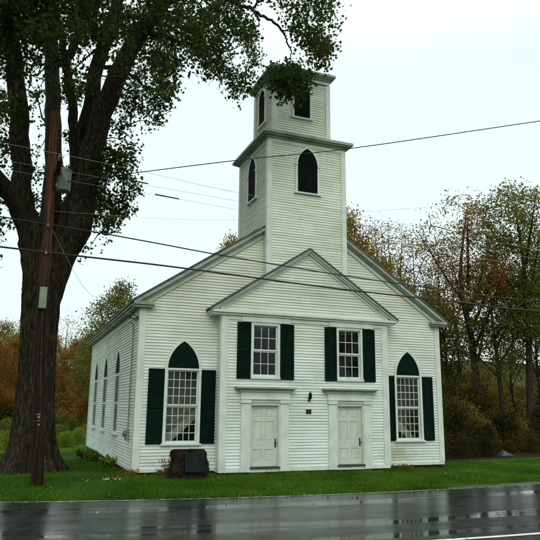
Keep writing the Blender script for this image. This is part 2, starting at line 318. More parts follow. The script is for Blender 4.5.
# far hills
def hill(name,x0,x1,y,h,label,seed,dep=160):
    rg=np.random.default_rng(seed); n=90; b=MB(); ph=rg.uniform(0,6,6); rows=14
    for j in range(rows):
        t=j/(rows-1)
        for i in range(n):
            u=i/(n-1); x=x0+(x1-x0)*u; prof=(math.sin(u*math.pi)**.6)*(1+.18*math.sin(5*u+ph[0])+.10*math.sin(13*u+ph[1])+.03*math.sin(31*u+ph[2]))
            z=-2.2+h*prof*math.sin(min(t*1.25,1)*math.pi/2)+rg.normal(0,.018*h)*(t>.1)
            b.v.append((x,y+dep*t,z))
    for j in range(rows-1):
        for i in range(n-1): b.f.append((j*n+i,j*n+i+1,(j+1)*n+i+1,(j+1)*n+i))
    tag(b.build(name,M['hill'],smooth=True),label,'hill',kind='structure')
hill('hill',-60,900,330,42,'low wooded hill seen between the trees right of the church',3)
hill('hill',-330,150,210,27,'wooded hill behind the churchyard on the left',4)
po=MB(); po.quad(*[(x,y,float(gz(x,y))+.25) for x,y in ((62,62),(130,62),(150,100),(70,100))]); tag(po.build('pond',M['pond']),'pale water glimpsed through the trees on the right','pond',kind='structure')

# ---------------------------------------------------------------- church
ch=empty('church',(5.75,7,0)); tag(ch,'white clapboard country church with two stage tower and green shutters','church')
EXPO=.098
def clap(name,O,U,Nn,L0,R0,z0,z1,holes=(),parent=ch,m='siding',e=EXPO,th=.029):
    """boards between left/right outline functions L0(z), R0(z); holes = (u0,u1,z0,z1)"""
    O,U,Nn=map(np.array,(O,U,Nn)); b=MB(); z=z0; Vz=np.array(Z)
    while z<z1-1e-6:
        za,zb=z,min(z+e,z1)
        mid=(za+zb)/2; cuts=sorted([(h[0],h[1]) for h in holes if h[2]<mid<h[3]])
        la,lb,ra,rb=L0(za),L0(zb),R0(za),R0(zb)
        segs=[]; ca,cb=la,lb
        for c in cuts: segs.append((ca,cb,c[0],c[0])); ca=cb=c[1]
        segs.append((ca,cb,ra,rb))
        # random butt joints
        out=[]
        for s in segs:
            if s[2]-s[0]>2.5 and random.random()<.85:
                c=random.uniform(s[0]+.7,s[2]-.7); out+=[(s[0],s[1],c-.0022,c-.0022),(c+.0022,c+.0022,s[2],s[3])]
            else: out.append(s)
        for (a0,a1,c0,c1) in out:
            if c0-a0<.01 and c1-a1<.01: continue
            t=th+random.uniform(-.002,.003); P=lambda u,zz,d:O+u*U+zz*Vz+d*Nn
            c0,c1=max(c0,a0+.001),max(c1,a1+.001)
            p=[P(a0,za,0),P(c0,za,0),P(c0,za,t),P(a0,za,t),P(a1,zb+.006,.003),P(c1,zb+.006,.003),P(c1,zb+.006,0),P(a1,zb+.006,0)]
            i=len(b.v); b.v+=[tuple(q) for q in p]
            b.f+=[(i,i+1,i+2,i+3),(i+3,i+2,i+5,i+4),(i+4,i+5,i+6,i+7),(i,i+3,i+4,i+7),(i+1,i+6,i+5,i+2),(i,i+7,i+6,i+1)]
        z+=e
    return b.build(name,M[m],parent)
W=11.5; LEN=14.0; V1,V2,VY=2.617,8.87,-.465; VC=(V1+V2)/2
slope=.663
def mroof(x): return 5.384+slope*(x+.3)-.16 if x<=W/2 else 5.384+slope*(W-x+.3)-.16
Lm=lambda z: 0.0 if z<5.42 else (z-5.42)/slope
Rm=lambda z: W-Lm(z)
win1=(.93,2.02,.84,3.22); win2=(9.51,10.60,.84,3.22)
# main front (two wings + gable), sides, back
clap('front_wall',(0,0,0),X,mY,Lm,Rm,.10,9.2,[win1,win2,(2.72,8.76,0,4.6)])
SW=[(c-.56,c+.56,1.0,3.2) for c in (4.25,7.8,11.3)]
clap('side_wall',(0,0,0),Y,mX,lambda z:0,lambda z:LEN,.10,5.2,SW)
clap('side_wall',(W,0,0),Y,X,lambda z:0,lambda z:LEN,.10,5.2)
clap('back_wall',(0,LEN,0),X,Y,Lm,Rm,.10,9.2)
# vestibule
ps=.657; PE=5.222; PXo=.46
Lv=lambda z: V1 if z<5.12 else V1+(z-5.16)/ps-.09
Rv=lambda z: V1+V2-Lv(z)
uw=[(3.68,4.60,2.98,4.74),(6.90,7.80,2.98,4.74)]; dh=[(3.60,4.66,0,2.10),(6.80,7.86,0,2.10)]
clap('vestibule_wall',(0,VY,0),X,mY,Lv,Rv,.10,7.36,uw+dh)
clap('vestibule_side_wall',(V1,VY,0),Y,mX,lambda z:0,lambda z:.465,.10,5.0)
clap('vestibule_side_wall',(V2,VY,0),Y,X,lambda z:0,lambda z:.465,.10,5.0)
# foundations and water table
boxes('foundation',M['brick'],ch,(.02,W-.02,.02,LEN-.02,-1.2,0)); boxes('foundation',M['brick'],ch,(V1+.03,V2-.03,VY+.03,.0,-.9,-.02))
for q in ((-.02,V1-.03,-.040,.0,0,.105),(V2+.03,W+.02,-.040,0,0,.105),(-.03,0,-.026,LEN,0,.103),(W,W+.03,-.026,LEN,0,.103),(0,W,LEN,LEN+.03,.002,.10)): boxes('water_table',M['trim'],ch,q)
for q in ((V1-.02,3.33,VY-.042,VY,-.03,.105),(5.0,6.46,VY-.042,VY,-.03,.105),(8.15,V2+.02,VY-.042,VY,-.03,.105),(V1-.03,V1,VY-.028,-.03,-.03,.103),(V2,V2+.03,VY-.028,-.03,-.03,.103)): boxes('water_table',M['trim'],ch,q)
# corner boards
def corner(x,y,z0,z1,sx,sy,w=.17,name='corner_board',parent=ch,t=.047):
    b=MB()
    xa,xb=sorted((x-sx*0+sx*t,x-sx*w)); ya,yb=sorted((y+sy*t,y)); b.box(xa,xb,ya,yb,z0,z1)
    xa,xb=sorted((x,x+sx*(t-.001))); ya,yb=sorted((y-.0*sy,y-sy*w)); b.box(xa,xb,ya,yb,z0,z1)
    return b.build(name,M['trim'],parent)
corner(0,0,.107,5.16,-1,-1); corner(W,0,.107,5.16,1,-1); corner(0,LEN,.107,5.2,-1,1); corner(W,LEN,.107,5.2,1,1)
corner(V1,VY,.107,4.98,-1,-1,.2); corner(V2,VY,.107,4.98,1,-1,.2)
# main roof
rf=MB()
for sgn in (0,1):
    f=(lambda x:x) if sgn==0 else (lambda x:W-x)
    a=[(f(-.34),5.384-.04*slope),(f(W/2),5.384+slope*(W/2+.3)),(f(W/2),5.384+slope*(W/2+.3)-.09),(f(-.34),5.384-.04*slope-.075)]
    rf.prism(a,(0,0,0),X,Z,Y,-.27,LEN+.27)
rfo=rf.build('roof',M['roof'],ch)
def rake(name,m,y0,y1,off0,off1,xa,za,xm,sl,x_end=None):
    """pair of sloping boards under a gable edge, from perpendicular-down offset off0 to off1 (vertical metres)"""
    b=MB()
    for sgn in (0,1):
        f=(lambda x:x) if sgn==0 else (lambda x:2*xm-x)
        top=lambda x:za+sl*(x-xa)
        pl=[(f(xa),top(xa)-off0),(f(xm),top(xm)-off0),(f(xm),top(xm)-off1),(f(xa),top(xa)-off1)]
        b.prism(pl,(0,0,0),X,Z,Y,y0,y1)
    return b.build(name,m,ch)
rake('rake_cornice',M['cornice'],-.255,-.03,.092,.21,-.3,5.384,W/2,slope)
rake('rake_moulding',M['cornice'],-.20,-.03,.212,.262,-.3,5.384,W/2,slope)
rake('rake_board',M['trim'],-.075,-.0,.264,.43,.02,5.384+slope*.32,W/2,slope)
# side cornices
for sx,x in ((-1,0),(1,W)):
    b=MB()
    def bx(a,c,z0,z1,y0=-.2,y1=LEN+.2): 
        p,q=sorted((x+sx*a,x+sx*c)); b.box(p,q,y0,y1,z0,z1)
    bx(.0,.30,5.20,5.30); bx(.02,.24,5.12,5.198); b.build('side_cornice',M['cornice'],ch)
    b=MB(); p,q=sorted((x+sx*.001,x+sx*.045)); b.box(p,q,.0,LEN,4.90,5.118); b.build('frieze_board',M['trim'],ch)
# eave returns on the front
for x0,x1 in ((-.30,.40),(W-.40,W+.30)):
    b=MB(); b.box(x0,x1,-.265,-.04,5.205,5.285); b.box(x0+.04,x1-.04,-.21,-.04,5.13,5.203)
    b.prism([(x0,5.286),(x1,5.286),(x1-.03,5.31),(x0+.03,5.31)] ,(0,0,0),X,Z,Y,-.24,-.04)
    b.build('eave_return',M['cornice'],ch)
# vestibule roof and pediment
vr=MB(); top=PE+ps*(VC-(V1-PXo))
for sgn in (0,1):
    f=(lambda x:x) if sgn==0 else (lambda x:2*VC-x)
    vr.prism([(f(V1-PXo),PE),(f(VC),top),(f(VC),top-.075),(f(V1-PXo),PE-.06)],(0,0,0),X,Z,Y,-.66,.0)
vr.build('vestibule_roof',M['roof'],ch)
rake('pediment_cornice',M['cornice'],-.645,VY-.03,.077,.16,V1-PXo+.02,PE+.013,VC,ps)
rake('pediment_moulding',M['trim'],-.60,VY-.03,.162,.215,V1-PXo+.12,PE+.079,VC,ps)
rake('pediment_board',M['trim'],VY-.05,VY-.004,.217,.33,V1-.1,PE+ps*.36,VC,ps)
b=MB(); b.box(V1-.40,V2+.40,-.645,-.02,5.075,5.145); b.box(V1-.36,V2+.36,-.58,-.02,5.0,5.073)
b.prism([(-.64,5.147),(-.50,5.147),(-.50,5.19)],(V1-.38,0,0),Y,Z,X,0,V2-V1+.76); b.build('pediment_cornice',M['trim'],ch)
b=MB(); b.box(V1-.03,V2+.03,VY-.05,VY,4.86,4.999); 
for x in (V1,V2): b.box(x-.045 if x<5 else x-.0,x+.0 if x<5 else x+.045,VY-.0,-.03,4.86,4.999)
b.build('frieze_board',M['trim'],ch)

# ----- windows
def arc(cx,hw,zs,zt,n=9):      # gothic arch polyline (left spring -> apex -> right spring)
    h=zt-zs; r=(hw*hw+h*h)/(2*hw); pts=[]
    a1=math.asin(min(1,h/r))
    L=[(cx-hw+r-r*math.cos(a1*k/n),zs+r*math.sin(a1*k/n)) for k in range(n+1)]
    return L+[(2*cx-a,z) for a,z in L[-2::-1]]
def sashes(w,O,U,Nn,u0,u1,z0,z1,cols,rows,meet,dep=-.06,thin=False):
    k0=.35 if thin else 1; up=.012 if thin else .035
    """two sashes of small panes, glass behind"""
    b=MB(); O=np.array(O,float)
    def bar(a,c,e,f,d0,d1): b.prism([(a,e),(c,e),(c,f),(a,f)],O,U,Z,Nn,d0,d1)
    for (za,zb,dd) in ((meet,z1,dep+up),(z0,meet,dep)):
        bar(u0,u0+.045,za,zb,dd-.03,dd); bar(u1-.045,u1,za,zb,dd-.03,dd)
        bar(u0+.045,u1-.045,zb-.045,zb,dd-.03,dd-.001); bar(u0+.045,u1-.045,za,za+(.05 if za==meet else .075),dd-.03,dd-.001)
        a0,a1=u0+.045,u1-.045; e0,e1=za+.05,zb-.045
        for k in range(1,cols): c=a0+(a1-a0)*k/cols; bar(c-.009,c+.009,e0,e1,dd-.024,dd-(.003 if thin else .004))
        for k in range(1,rows//2): c=e0+(e1-e0)*k/(rows//2); bar(a0,a1,c-.009,c+.009,dd-.025,dd-.006)
    b.build('sash',M['trim'],w)
    g=MB()
    for (za,zb,dd) in ((meet,z1,dep+up),(z0,meet,dep)):
        Oa=O+np.array(Nn)*(dd-.015*k0); U_=np.array(U); g.quad(Oa+U_*(u0+.02)+np.array(Z)*(za+.02),Oa+U_*(u1-.02)+np.array(Z)*(za+.02),Oa+U_*(u1-.02)+np.array(Z)*(zb-.02),Oa+U_*(u0+.02)+np.array(Z)*(zb-.02))
    g.build('glass',M['glass'],w)
def shutter(w,O,U,Nn,u0,u1,z0,z1,mid):
    b=MB()
    def bar(a,c,e,f,d0,d1): b.prism([(a,e),(c,e),(c,f),(a,f)],O,U,Z,Nn,d0,d1)
    bar(u0,u0+.055,z0,z1,.024,.062); bar(u1-.055,u1,z0,z1,.024,.062)
    for a,c in ((z0,z0+.09),(z1-.07,z1),(mid-.035,mid+.035)): bar(u0+.055,u1-.055,a,c,.024,.06)
    z=z0+.10
    Oa,U_,N_=map(np.array,(O,U,Nn))
    while z<z1-.08:
        if not(mid-.07<z<mid+.03):
            P=lambda u,zz,d:Oa+U_*u+np.array(Z)*zz+N_*d
            a,c=u0+.05,u1-.05
            b.quad(P(a,z,.055),P(c,z,.055),P(c,z+.042,.030),P(a,z+.042,.030)); b.quad(P(a,z-.007,.052),P(c,z-.007,.052),P(c,z,.055),P(a,z,.055))
        z+=.042
    bar(u0+.05,u1-.05,z0+.05,z1-.04,.023,.027)
    return b.build('shutter',M['green'],w)
def gothic(name,O,U,Nn,uc,hw,z0,zs,zt,shut=None,cols=5,rows=8,louver=False,label=None,parent=ch,meet=None,dep=-.06,pr=.062,thin=False):
    w=MB(); cs=.085
    outer=[(uc-hw-cs,z0)]+arc(uc,hw+cs,zs,zt+cs*1.2)+[(uc+hw+cs,z0)]; inner=[(uc-hw,z0)]+arc(uc,hw,zs,zt)+[(uc+hw,z0)]
    w.ring(outer,inner,O,U,Z,Nn,-.10,pr); w=w.build(name,M['trim'],parent)
    if label: w['label']=label
    s=MB(); s.prism([(uc-hw-cs-.05,z0-.06),(uc+hw+cs+.05,z0-.06),(uc+hw+cs+.05,z0-.003),(uc-hw-cs-.05,z0-.003)],O,U,Z,Nn,-.08,.10); s.build('sill',M['trim'],w)
    if louver:
        p=MB(); p.prism(inner,O,U,Z,Nn,.037,.040); p.build('shade_panel',M['louver'],w)  # near-black panel stands for the shaded depth of the belfry opening
        l=MB(); z=z0+.03; r=None
        ap=arc(uc,hw,zs,zt,24); 
        while z<zt-.12:
            if z<=zs: h=hw
            else: h=uc-np.interp(z,[q[1] for q in ap[:25]],[q[0] for q in ap[:25]])
            h=h-.01; Oa,U_,N_=map(np.array,(O,U,Nn)); P=lambda u,zz,d:Oa+U_*u+np.array(Z)*zz+N_*d
            l.quad(P(uc-h,z,.054),P(uc+h,z,.054),P(uc+h,z+.06,.041),P(uc-h,z+.06,.041)); z+=.075
        l.build('louvers',M['louver'],w)
        for u in (uc-hw-cs-.03,uc+hw):
            im=MB(); im.prism([(u,zs-.05),(u+cs+.03,zs-.05),(u+cs+.03,zs+.03),(u,zs+.03)],O,U,Z,Nn,.063,.09); im.build('impost_block',M['trim'],w)
        return w
    p=MB(); p.prism(arc(uc,hw-.002,zs+.03,zt-.002),O,U,Z,Nn,.037,.0395)
    p.prism([(uc-.02,zs+.03),(uc+.02,zs+.03),(uc+.02,zt-.06),(uc-.02,zt-.06)],O,U,Z,Nn,.040,.044); p.build('arch_panel',M['green'],w)
    t=MB(); t.prism([(uc-hw,zs-.03),(uc+hw,zs-.03),(uc+hw,zs+.03),(uc-hw,zs+.03)],O,U,Z,Nn,-.05,pr-.015); t.build('transom_bar',M['trim'],w)
    sashes(w,O,U,Nn,uc-hw,uc+hw,z0,zs-.03,cols,rows,meet or (z0+zs)/2,dep,thin)
    if shut: 
        for (a,c) in shut: shutter(w,O,U,Nn,a,c,z0-.02,zs,(z0+zs)/2-.05)
    return w
gothic('gothic_window',(0,0,0),X,mY,1.46,.52,.86,3.19,4.10,shut=[(.335,.855),(2.065,2.56)],label='pointed window left of the doors with a stair showing inside')
gothic('gothic_window',(0,0,0),X,mY,10.05,.51,.88,3.19,4.10,shut=[(9.02,9.45),(10.65,11.13)],label='pointed window right of the doors near the stained boards')
for c in (4.25,7.8,11.3):
    gothic('gothic_window',(0,0,0),Y,mX,c,.53,1.02,3.19,4.08,dep=.024,pr=.046,thin=True)
def upwin(uc,shut,hd,label):
    hw=.44; z0,z1=3.0,4.72; O=(0,VY,0); w=MB()
    outer=[(uc-hw-.08,z0),(uc-hw-.08,z1+.08),(uc+hw+.08,z1+.08),(uc+hw+.08,z0)]; inner=[(uc-hw,z0),(uc-hw,z1),(uc+hw,z1),(uc+hw,z0)]
    w.ring(outer,inner,O,X,Z,mY,-.10,.045); w=w.build('upper_window',M['trim'],ch); w['label']=label
    boxes('sill',M['trim'],w,(uc-hw-.09,uc+hw+.09,VY-.085,VY+.08,2.925,2.997))
    boxes('header',M['trim'],w,(hd[0],hd[1],VY-.075,VY-.0505,4.812,4.995))
    sashes(w,O,X,mY,uc-hw,uc+hw,z0,z1,3,4,3.86)
    for a,c in shut: shutter(w,O,X,mY,a,c,2.92,4.79,3.86)
upwin(4.14,[(3.13,3.61),(4.68,5.18)],(3.28,5.05),'upper six over six window above the left door')
upwin(7.35,[(6.36,6.82),(7.88,8.37)],(6.54,8.30),'upper six over six window above the right door')
# ----- doors
def doorway(d0,d1,pa,pb,pc,pd,label):
    s=empty('door_surround',((d0+d1)/2,VY,0)); s.parent=ch; s.matrix_parent_inverse=ch.matrix_basis.inverted(); s['label']=label+' doorway surround'
    y=VY
    boxes('pilaster',M['trim'],s,(pa,pb,y-.075,y+.0,.055,2.13),(pa-.015,pb+.01,y-.09,y,-.03,.052),bevel=.004)
    boxes('pilaster',M['trim'],s,(pc,pd,y-.075,y+.0,.055,2.13),(pc-.01,pd+.015,y-.09,y,-.03,.052),bevel=.004)
    boxes('capital',M['trim'],s,(pa-.03,pb+.02,y-.11,y,2.132,2.25),bevel=.004); boxes('capital',M['trim'],s,(pc-.02,pd+.03,y-.11,y,2.132,2.25),bevel=.004)
    boxes('entablature',M['trim'],s,(pa-.03,pd+.03,y-.09,y,2.253,2.50),(pa-.04,pd+.04,y-.125,y,2.252,2.285),(pa-.08,pd+.08,y-.14,y,2.502,2.56),(pb+.021,pc-.021,y-.07,y,2.16,2.251),bevel=.004)
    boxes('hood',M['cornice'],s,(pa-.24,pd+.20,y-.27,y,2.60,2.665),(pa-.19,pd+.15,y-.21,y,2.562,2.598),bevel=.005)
    boxes('jamb',M['door'],s,(pb,d0,y-.05,y+.16,.10,2.155),(d1,pc,y-.05,y+.16,.10,2.155),(d0,d1,y-.04,y+.16,2.08,2.155))
    boxes('threshold',M['threshold'],s,(pb+.0,pc-.0,y-.10,y+.15,.07,.125)); boxes('riser',M['trim'],s,(pb,pc,y-.05,y,-.04,.068))
    # door leaf: stiles, rails and six recessed panels
    D=MB(); yd=y+.07; D.box(d0,d1,yd+.02,yd+.05,.13,2.08); w=d1-d0; st=.115
    D.box(d0,d0+st,yd,yd+.02,.13,2.08); D.box(d1-st,d1,yd,yd+.02,.13,2.08); mc=(d0+d1)/2; D.box(mc-.05,mc+.05,yd,yd+.02,.27,1.97)
    for a,c in ((.13,.27),(.66,.93),(1.55,1.68),(1.97,2.08)): D.box(d0+st,d1-st,yd-.0008,yd+.02,a,c)
    for a,c in ((.27,.66),(.93,1.55),(1.68,1.97)):
        for p,q in ((d0+st,mc-.05),(mc+.05,d1-st)): D.box(p+.035,q-.035,yd+.008,yd+.02,a+.035,c-.035)
    do=D.build('door',M['door'],ch); do['label']=label+' panelled cream door'
    h=MB(); hx=d1-.065; h.box(hx-.022,hx+.022,yd-.012,yd,.72,1.0); h.tube([(hx,yd-.012,.86),(hx,yd-.06,.86)],[.012,.012],8); h.lathe((hx,yd-.06,.86),[(.005,-.028),(.026,-.012),(.028,.008),(.01,.026)],10); h.build('handle',M['black'],do)
doorway(3.66,4.62,3.31,3.62,4.68,4.99,'left')
doorway(6.84,7.80,6.48,6.79,7.86,8.15,'right')
# ----- tower
def stage(name,x0,x1,y0,y1,z0,z1,Lf=None):
    t=empty(name,((x0+x1)/2,(y0+y1)/2,z0)); t.parent=ch; t.matrix_parent_inverse=ch.matrix_basis.inverted()
    e=.096
    clap('wall',(x0,y0,0),X,mY,lambda z:0,lambda z:x1-x0,z0,z1,parent=t,e=e,th=.023); clap('wall',(x0,y0,0),Y,mX,lambda z:0,lambda z:y1-y0,z0,z1,parent=t,e=e,th=.023)
    clap('wall',(x1,y0,0),Y,X,lambda z:0,lambda z:y1-y0,z0,z1,parent=t,e=e,th=.023); clap('wall',(x0,y1,0),X,Y,lambda z:0,lambda z:x1-x0,z0,z1,parent=t,e=e,th=.023)
    for x,sx in ((x0,-1),(x1,1)):
        for y,sy in ((y0,-1),(y1,1)): corner(x,y,z0,z1,sx,sy,.15,parent=t,t=.043)
    return t
def tcornice(name,x0,x1,y0,y1,z0,c,h,cap):
    b=MB(); steps=[(.035,0,.14,'t'),(.10,.14,.21,'c'),(c*.78,.21,h*.72,'c'),(c,h*.72,h,'c')]
    for o,a,d,_ in steps[1:]: b.box(x0-o,x1+o,y0-o,y1+o,z0+a+.0015,z0+d)
    # sloping top
    i=len(b.v); q=c-.01
    b.v+=[(x0-q,y0-q,z0+h+.001),(x1+q,y0-q,z0+h+.001),(x1+q,y1+q,z0+h+.001),(x0-q,y1+q,z0+h+.001),(x0+cap,y0+cap,z0+h+.22),(x1-cap,y0+cap,z0+h+.22),(x1-cap,y1-cap,z0+h+.22),(x0+cap,y1-cap,z0+h+.22)]
    b.f+=[(i,i+1,i+5,i+4),(i+1,i+2,i+6,i+5),(i+2,i+3,i+7,i+6),(i+3,i,i+4,i+7),(i+4,i+5,i+6,i+7)]
    o=b.build(name,M['cornice'],ch)
    b=MB(); b.box(x0-.035,x1+.035,y0-.035,y1+.035,z0+0,z0+.14); b.build('frieze_board',M['trim'],o); return o
T=(4.20,7.299,-.399,2.719); U_=(4.598,6.912,.064,2.178)
t1=stage('lower_tower_stage',*T,5.4,11.53)
gothic('belfry_window',(0,T[2],0),X,mY,5.75,.40,9.70,10.78,11.43,louver=True,parent=t1); gothic('belfry_window',(T[0],0,0),Y,mX,1.19,.40,9.70,10.78,11.43,louver=True,parent=t1)
gothic('belfry_window',(T[1],0,0),Y,X,1.19,.40,9.70,10.78,11.43,louver=True,parent=t1)
tcornice('tower_cornice',*T,11.50,.275,.36,.25)
t2=stage('upper_tower_stage',*U_,11.95,14.45)
gothic('belfry_window',(0,U_[2],0),X,mY,5.74,.33,12.90,14.0,14.40,louver=True,parent=t2); gothic('belfry_window',(U_[0],0,0),Y,mX,1.27,.32,12.92,14.0,14.42,louver=True,parent=t2)
gothic('belfry_window',(U_[1],0,0),Y,X,1.27,.32,12.92,14.0,14.42,louver=True,parent=t2)
tcornice('tower_cornice',*U_,14.50,.22,.37,.9)
# small marks on the tower wall above the pediment
# ----- interior (seen through the panes)
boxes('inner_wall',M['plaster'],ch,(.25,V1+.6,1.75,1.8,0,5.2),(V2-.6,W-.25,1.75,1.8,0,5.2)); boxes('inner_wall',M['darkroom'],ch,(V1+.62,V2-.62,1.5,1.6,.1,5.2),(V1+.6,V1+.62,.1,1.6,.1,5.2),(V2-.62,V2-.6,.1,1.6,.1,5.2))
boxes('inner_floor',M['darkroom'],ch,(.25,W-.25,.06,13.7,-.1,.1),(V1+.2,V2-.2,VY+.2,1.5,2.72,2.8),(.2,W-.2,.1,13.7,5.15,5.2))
def stair(xa,za,xb,zb,label):
    t=empty('staircase',(xa,.9,.1)); t.parent=ch; t.matrix_parent_inverse=ch.matrix_basis.inverted(); t['label']=label
    b=MB(); h=.33; b.prism([(xa,za),(xb,zb),(xb,zb+h),(xa,za+h)] if xb>xa else [(xb,zb),(xa,za),(xa,za+h),(xb,zb+h)],(0,0,0),X,Z,Y,.60,.64); b.build('stringer',M['stair'],t)
    b=MB(); b.prism([(xa,za-.01),(xb,zb-.01),(xb,.11),(xa,.11)],(0,0,0),X,Z,Y,.66,.70); b.build('spandrel_panel',M['darkroom'],t)
    b=MB(); b.prism([(xa,za+.55),(xb,zb+.55),(xb,zb+.61),(xa,za+.61)],(0,0,0),X,Z,Y,.60,.65); b.build('handrail',M['plaster'],t)
stair(.75,.42,3.1,2.50,'pale stair rising to the right behind the left window'); stair(10.95,.40,8.85,2.25,'pale stair rising to the left behind the right window')

# ----- small fixtures on the church
g=empty('wall_lantern',(5.75,VY,2.3)); tag(g,'small black carriage lantern on the clapboards between the two doors','lantern')
b=MB(); b.box(5.72,5.78,VY-.035,VY-.018,2.20,2.34); b.tube([(5.75,VY-.03,2.27),(5.75,VY-.10,2.25),(5.75,VY-.14,2.30)],.010,6); b.build('bracket',M['black'],g)
b=MB(); b.lathe((5.75,VY-.14,2.29),[(.03,0),(.045,.01),(.062,.16),(.058,.165)],6); b.build('lamp_glass',M['louver'],g)
b=MB(); b.lathe((5.75,VY-.14,2.456),[(.075,0),(.07,.012),(.03,.06),(.012,.085),(.016,.10),(.004,.115)],6); b.build('lamp_cap',M['black'],g)
g=boxes('notice_plaque',M['maroon'],None,(5.635,5.835,VY-.036,VY-.018,1.80,1.945),bevel=.003); tag(g,'small maroon plaque under the lantern between the doors','plaque')
lt=MB()
for r_ in range(4):
    x=5.66
    while x<5.80: wd=random.uniform(.012,.03); lt.box(x,min(x+wd,5.812),VY-.0385,VY-.0362,1.915-r_*.028-.010,1.915-r_*.028); x+=wd+.008
lt.build('lettering',M['trim'] if False else M['bronze_hi'],g)
g=empty('electric_meter',(-.02,1.0,1.1)); tag(g,'grey electric meter on the side wall near the front corner','meter')
b=MB(); b.box(-.13,-.025,.86,1.14,.92,1.24); b.build('meter_box',M['grey'],g,bevel=.01)
b=MB(); b.tube([(-.13,1.0,1.12),(-.21,1.0,1.12)],[.085,.08],14); b.build('meter_dial',M['canp'],g)
b=MB(); b.tube([(-.06,1.0,1.24),(-.06,1.0,4.6),(-.09,1.0,4.72),(-.16,1.0,4.74)],.022,8); b.build('conduit',M['grey'],g)
g=empty('service_rack',(-.03,.45,4.85)); tag(g,'small dark wire bracket under the eave at the front corner','wire bracket')
b=MB(); b.box(-.07,-.03,.25,.85,4.80,4.84); b.tube([(-.05,.3,4.84),(-.22,.3,4.95)],.014,6); b.tube([(-.05,.8,4.84),(-.22,.8,4.9)],.014,6); b.build('bracket',M['black'],g)
for yy,zz in ((.3,4.95),(.8,4.9)):
    b=MB(); b.lathe((-.23,yy,zz-.05),[(.02,0),(.045,.02),(.025,.05),(.045,.08),(.02,.1)],10); b.build('insulator',M['porc'],g)

# ---------------------------------------------------------------- boulder with plaque
def boulder():
    rg=np.random.default_rng(5); p0=at(190,481,-1.24); cx,cy=p0[0],-1.1; z0=float(gz(cx,cy))-.12
    b=MB(); nu,nv=44,26; w,d,h=.66,.42,.88
    pu=rg.uniform(0,6.28,8)
    for j in range(nv+1):
        t=j/nv
        for i in range(nu):
            a=2*math.pi*i/nu; ca,sa=math.cos(a),math.sin(a)
            sq=1/max(abs(ca)**2.6+abs(sa)**2.6,1e-6)**(1/2.6)
            s=(1-.22*t)*(1+.03*math.sin(3*a+pu[0])+.02*math.sin(7*a+pu[1]+5*t))
            s*= 1 if t<.93 else math.sqrt(max(0,1-((t-.93)/.07)**2))*.92+.0
            zt=h*(min(t,.95)/.95)*(1+.05*math.sin(2*a+1.2)+.03*math.sin(5*a))
            b.v.append((cx+w*sq*ca*s+.03*math.sin(9*t+pu[2]),cy+d*sq*sa*s+.05*t,z0+zt+rg.normal(0,.006)))
    for j in range(nv):
        for i in range(nu): i2=(i+1)%nu; b.f.append((j*nu+i,j*nu+i2,(j+1)*nu+i2,(j+1)*nu+i))
    b.f.append(tuple(nv*nu+i for i in range(nu)))
    o=b.build('memorial_boulder',M['rock'],None,smooth=True); tag(o,'squat dark boulder with a bronze plaque on the grass by the left window','boulder')
    tx=bpy.data.textures.new('rock','CLOUDS'); tx.noise_scale=.22; dm=o.modifiers.new('d','DISPLACE'); dm.texture=tx; dm.strength=.10; dm.texture_coords='GLOBAL'
    yf=cy-d+.02; q=MB(); sx,sz=.29,.24; zc=z0+.55
    P=[(cx+.04+sx*u,zc+sz*v) for u,v in ((-.9,-1),(.9,-1),(1,-.9),(1,.9),(.9,1),(-.9,1),(-1,.9),(-1,-.9))]
    til=.10
    q.prism([(x,z) for x,z in P],(0,yf-.065,0),X,(0,til,1),mY,-.10,.02); 
    pl=q.build('plaque',M['bronze'],o,bevel=.004)
    e=MB(); Oe=np.array([0,yf-.065,0]); V=np.array([0,til,1.]); 
    def bar(x0,x1,za,zb): e.prism([(x0,za),(x1,za),(x1,zb),(x0,zb)],Oe,X,V,mY,.0205,.028)
    c=cx+.04
    # round seal at the top, rows of raised lettering below, thin border
    rr=[(c+.065*math.cos(k*math.pi/8),zc+.15+.065*math.sin(k*math.pi/8)) for k in range(17)]; ri=[(c+.05*math.cos(k*math.pi/8),zc+.15+.05*math.sin(k*math.pi/8)) for k in range(17)]
    e.ring(rr,ri,Oe,X,V,mY,.0205,.03); bar(c-.02,c+.02,zc+.12,zc+.18)
    for k,hw in enumerate((.15,.21,.19,.22,.12)):
        z=zc+.045-k*.055; x=c-hw
        while x<c+hw: l=random.uniform(.02,.06); bar(x,min(x+l,c+hw),z,z+.02); x+=l+.018
    for s in (-1,1): bar(c+s*.265-.005,c+s*.265+.005,zc-.20,zc+.20); bar(c-.26,c+.26,zc+s*.215-.004,zc+s*.215+.004)
    e.build('raised_lettering',M['bronze_hi'],pl)
    return cx,cy,z0
BX,BY,BZ=boulder()

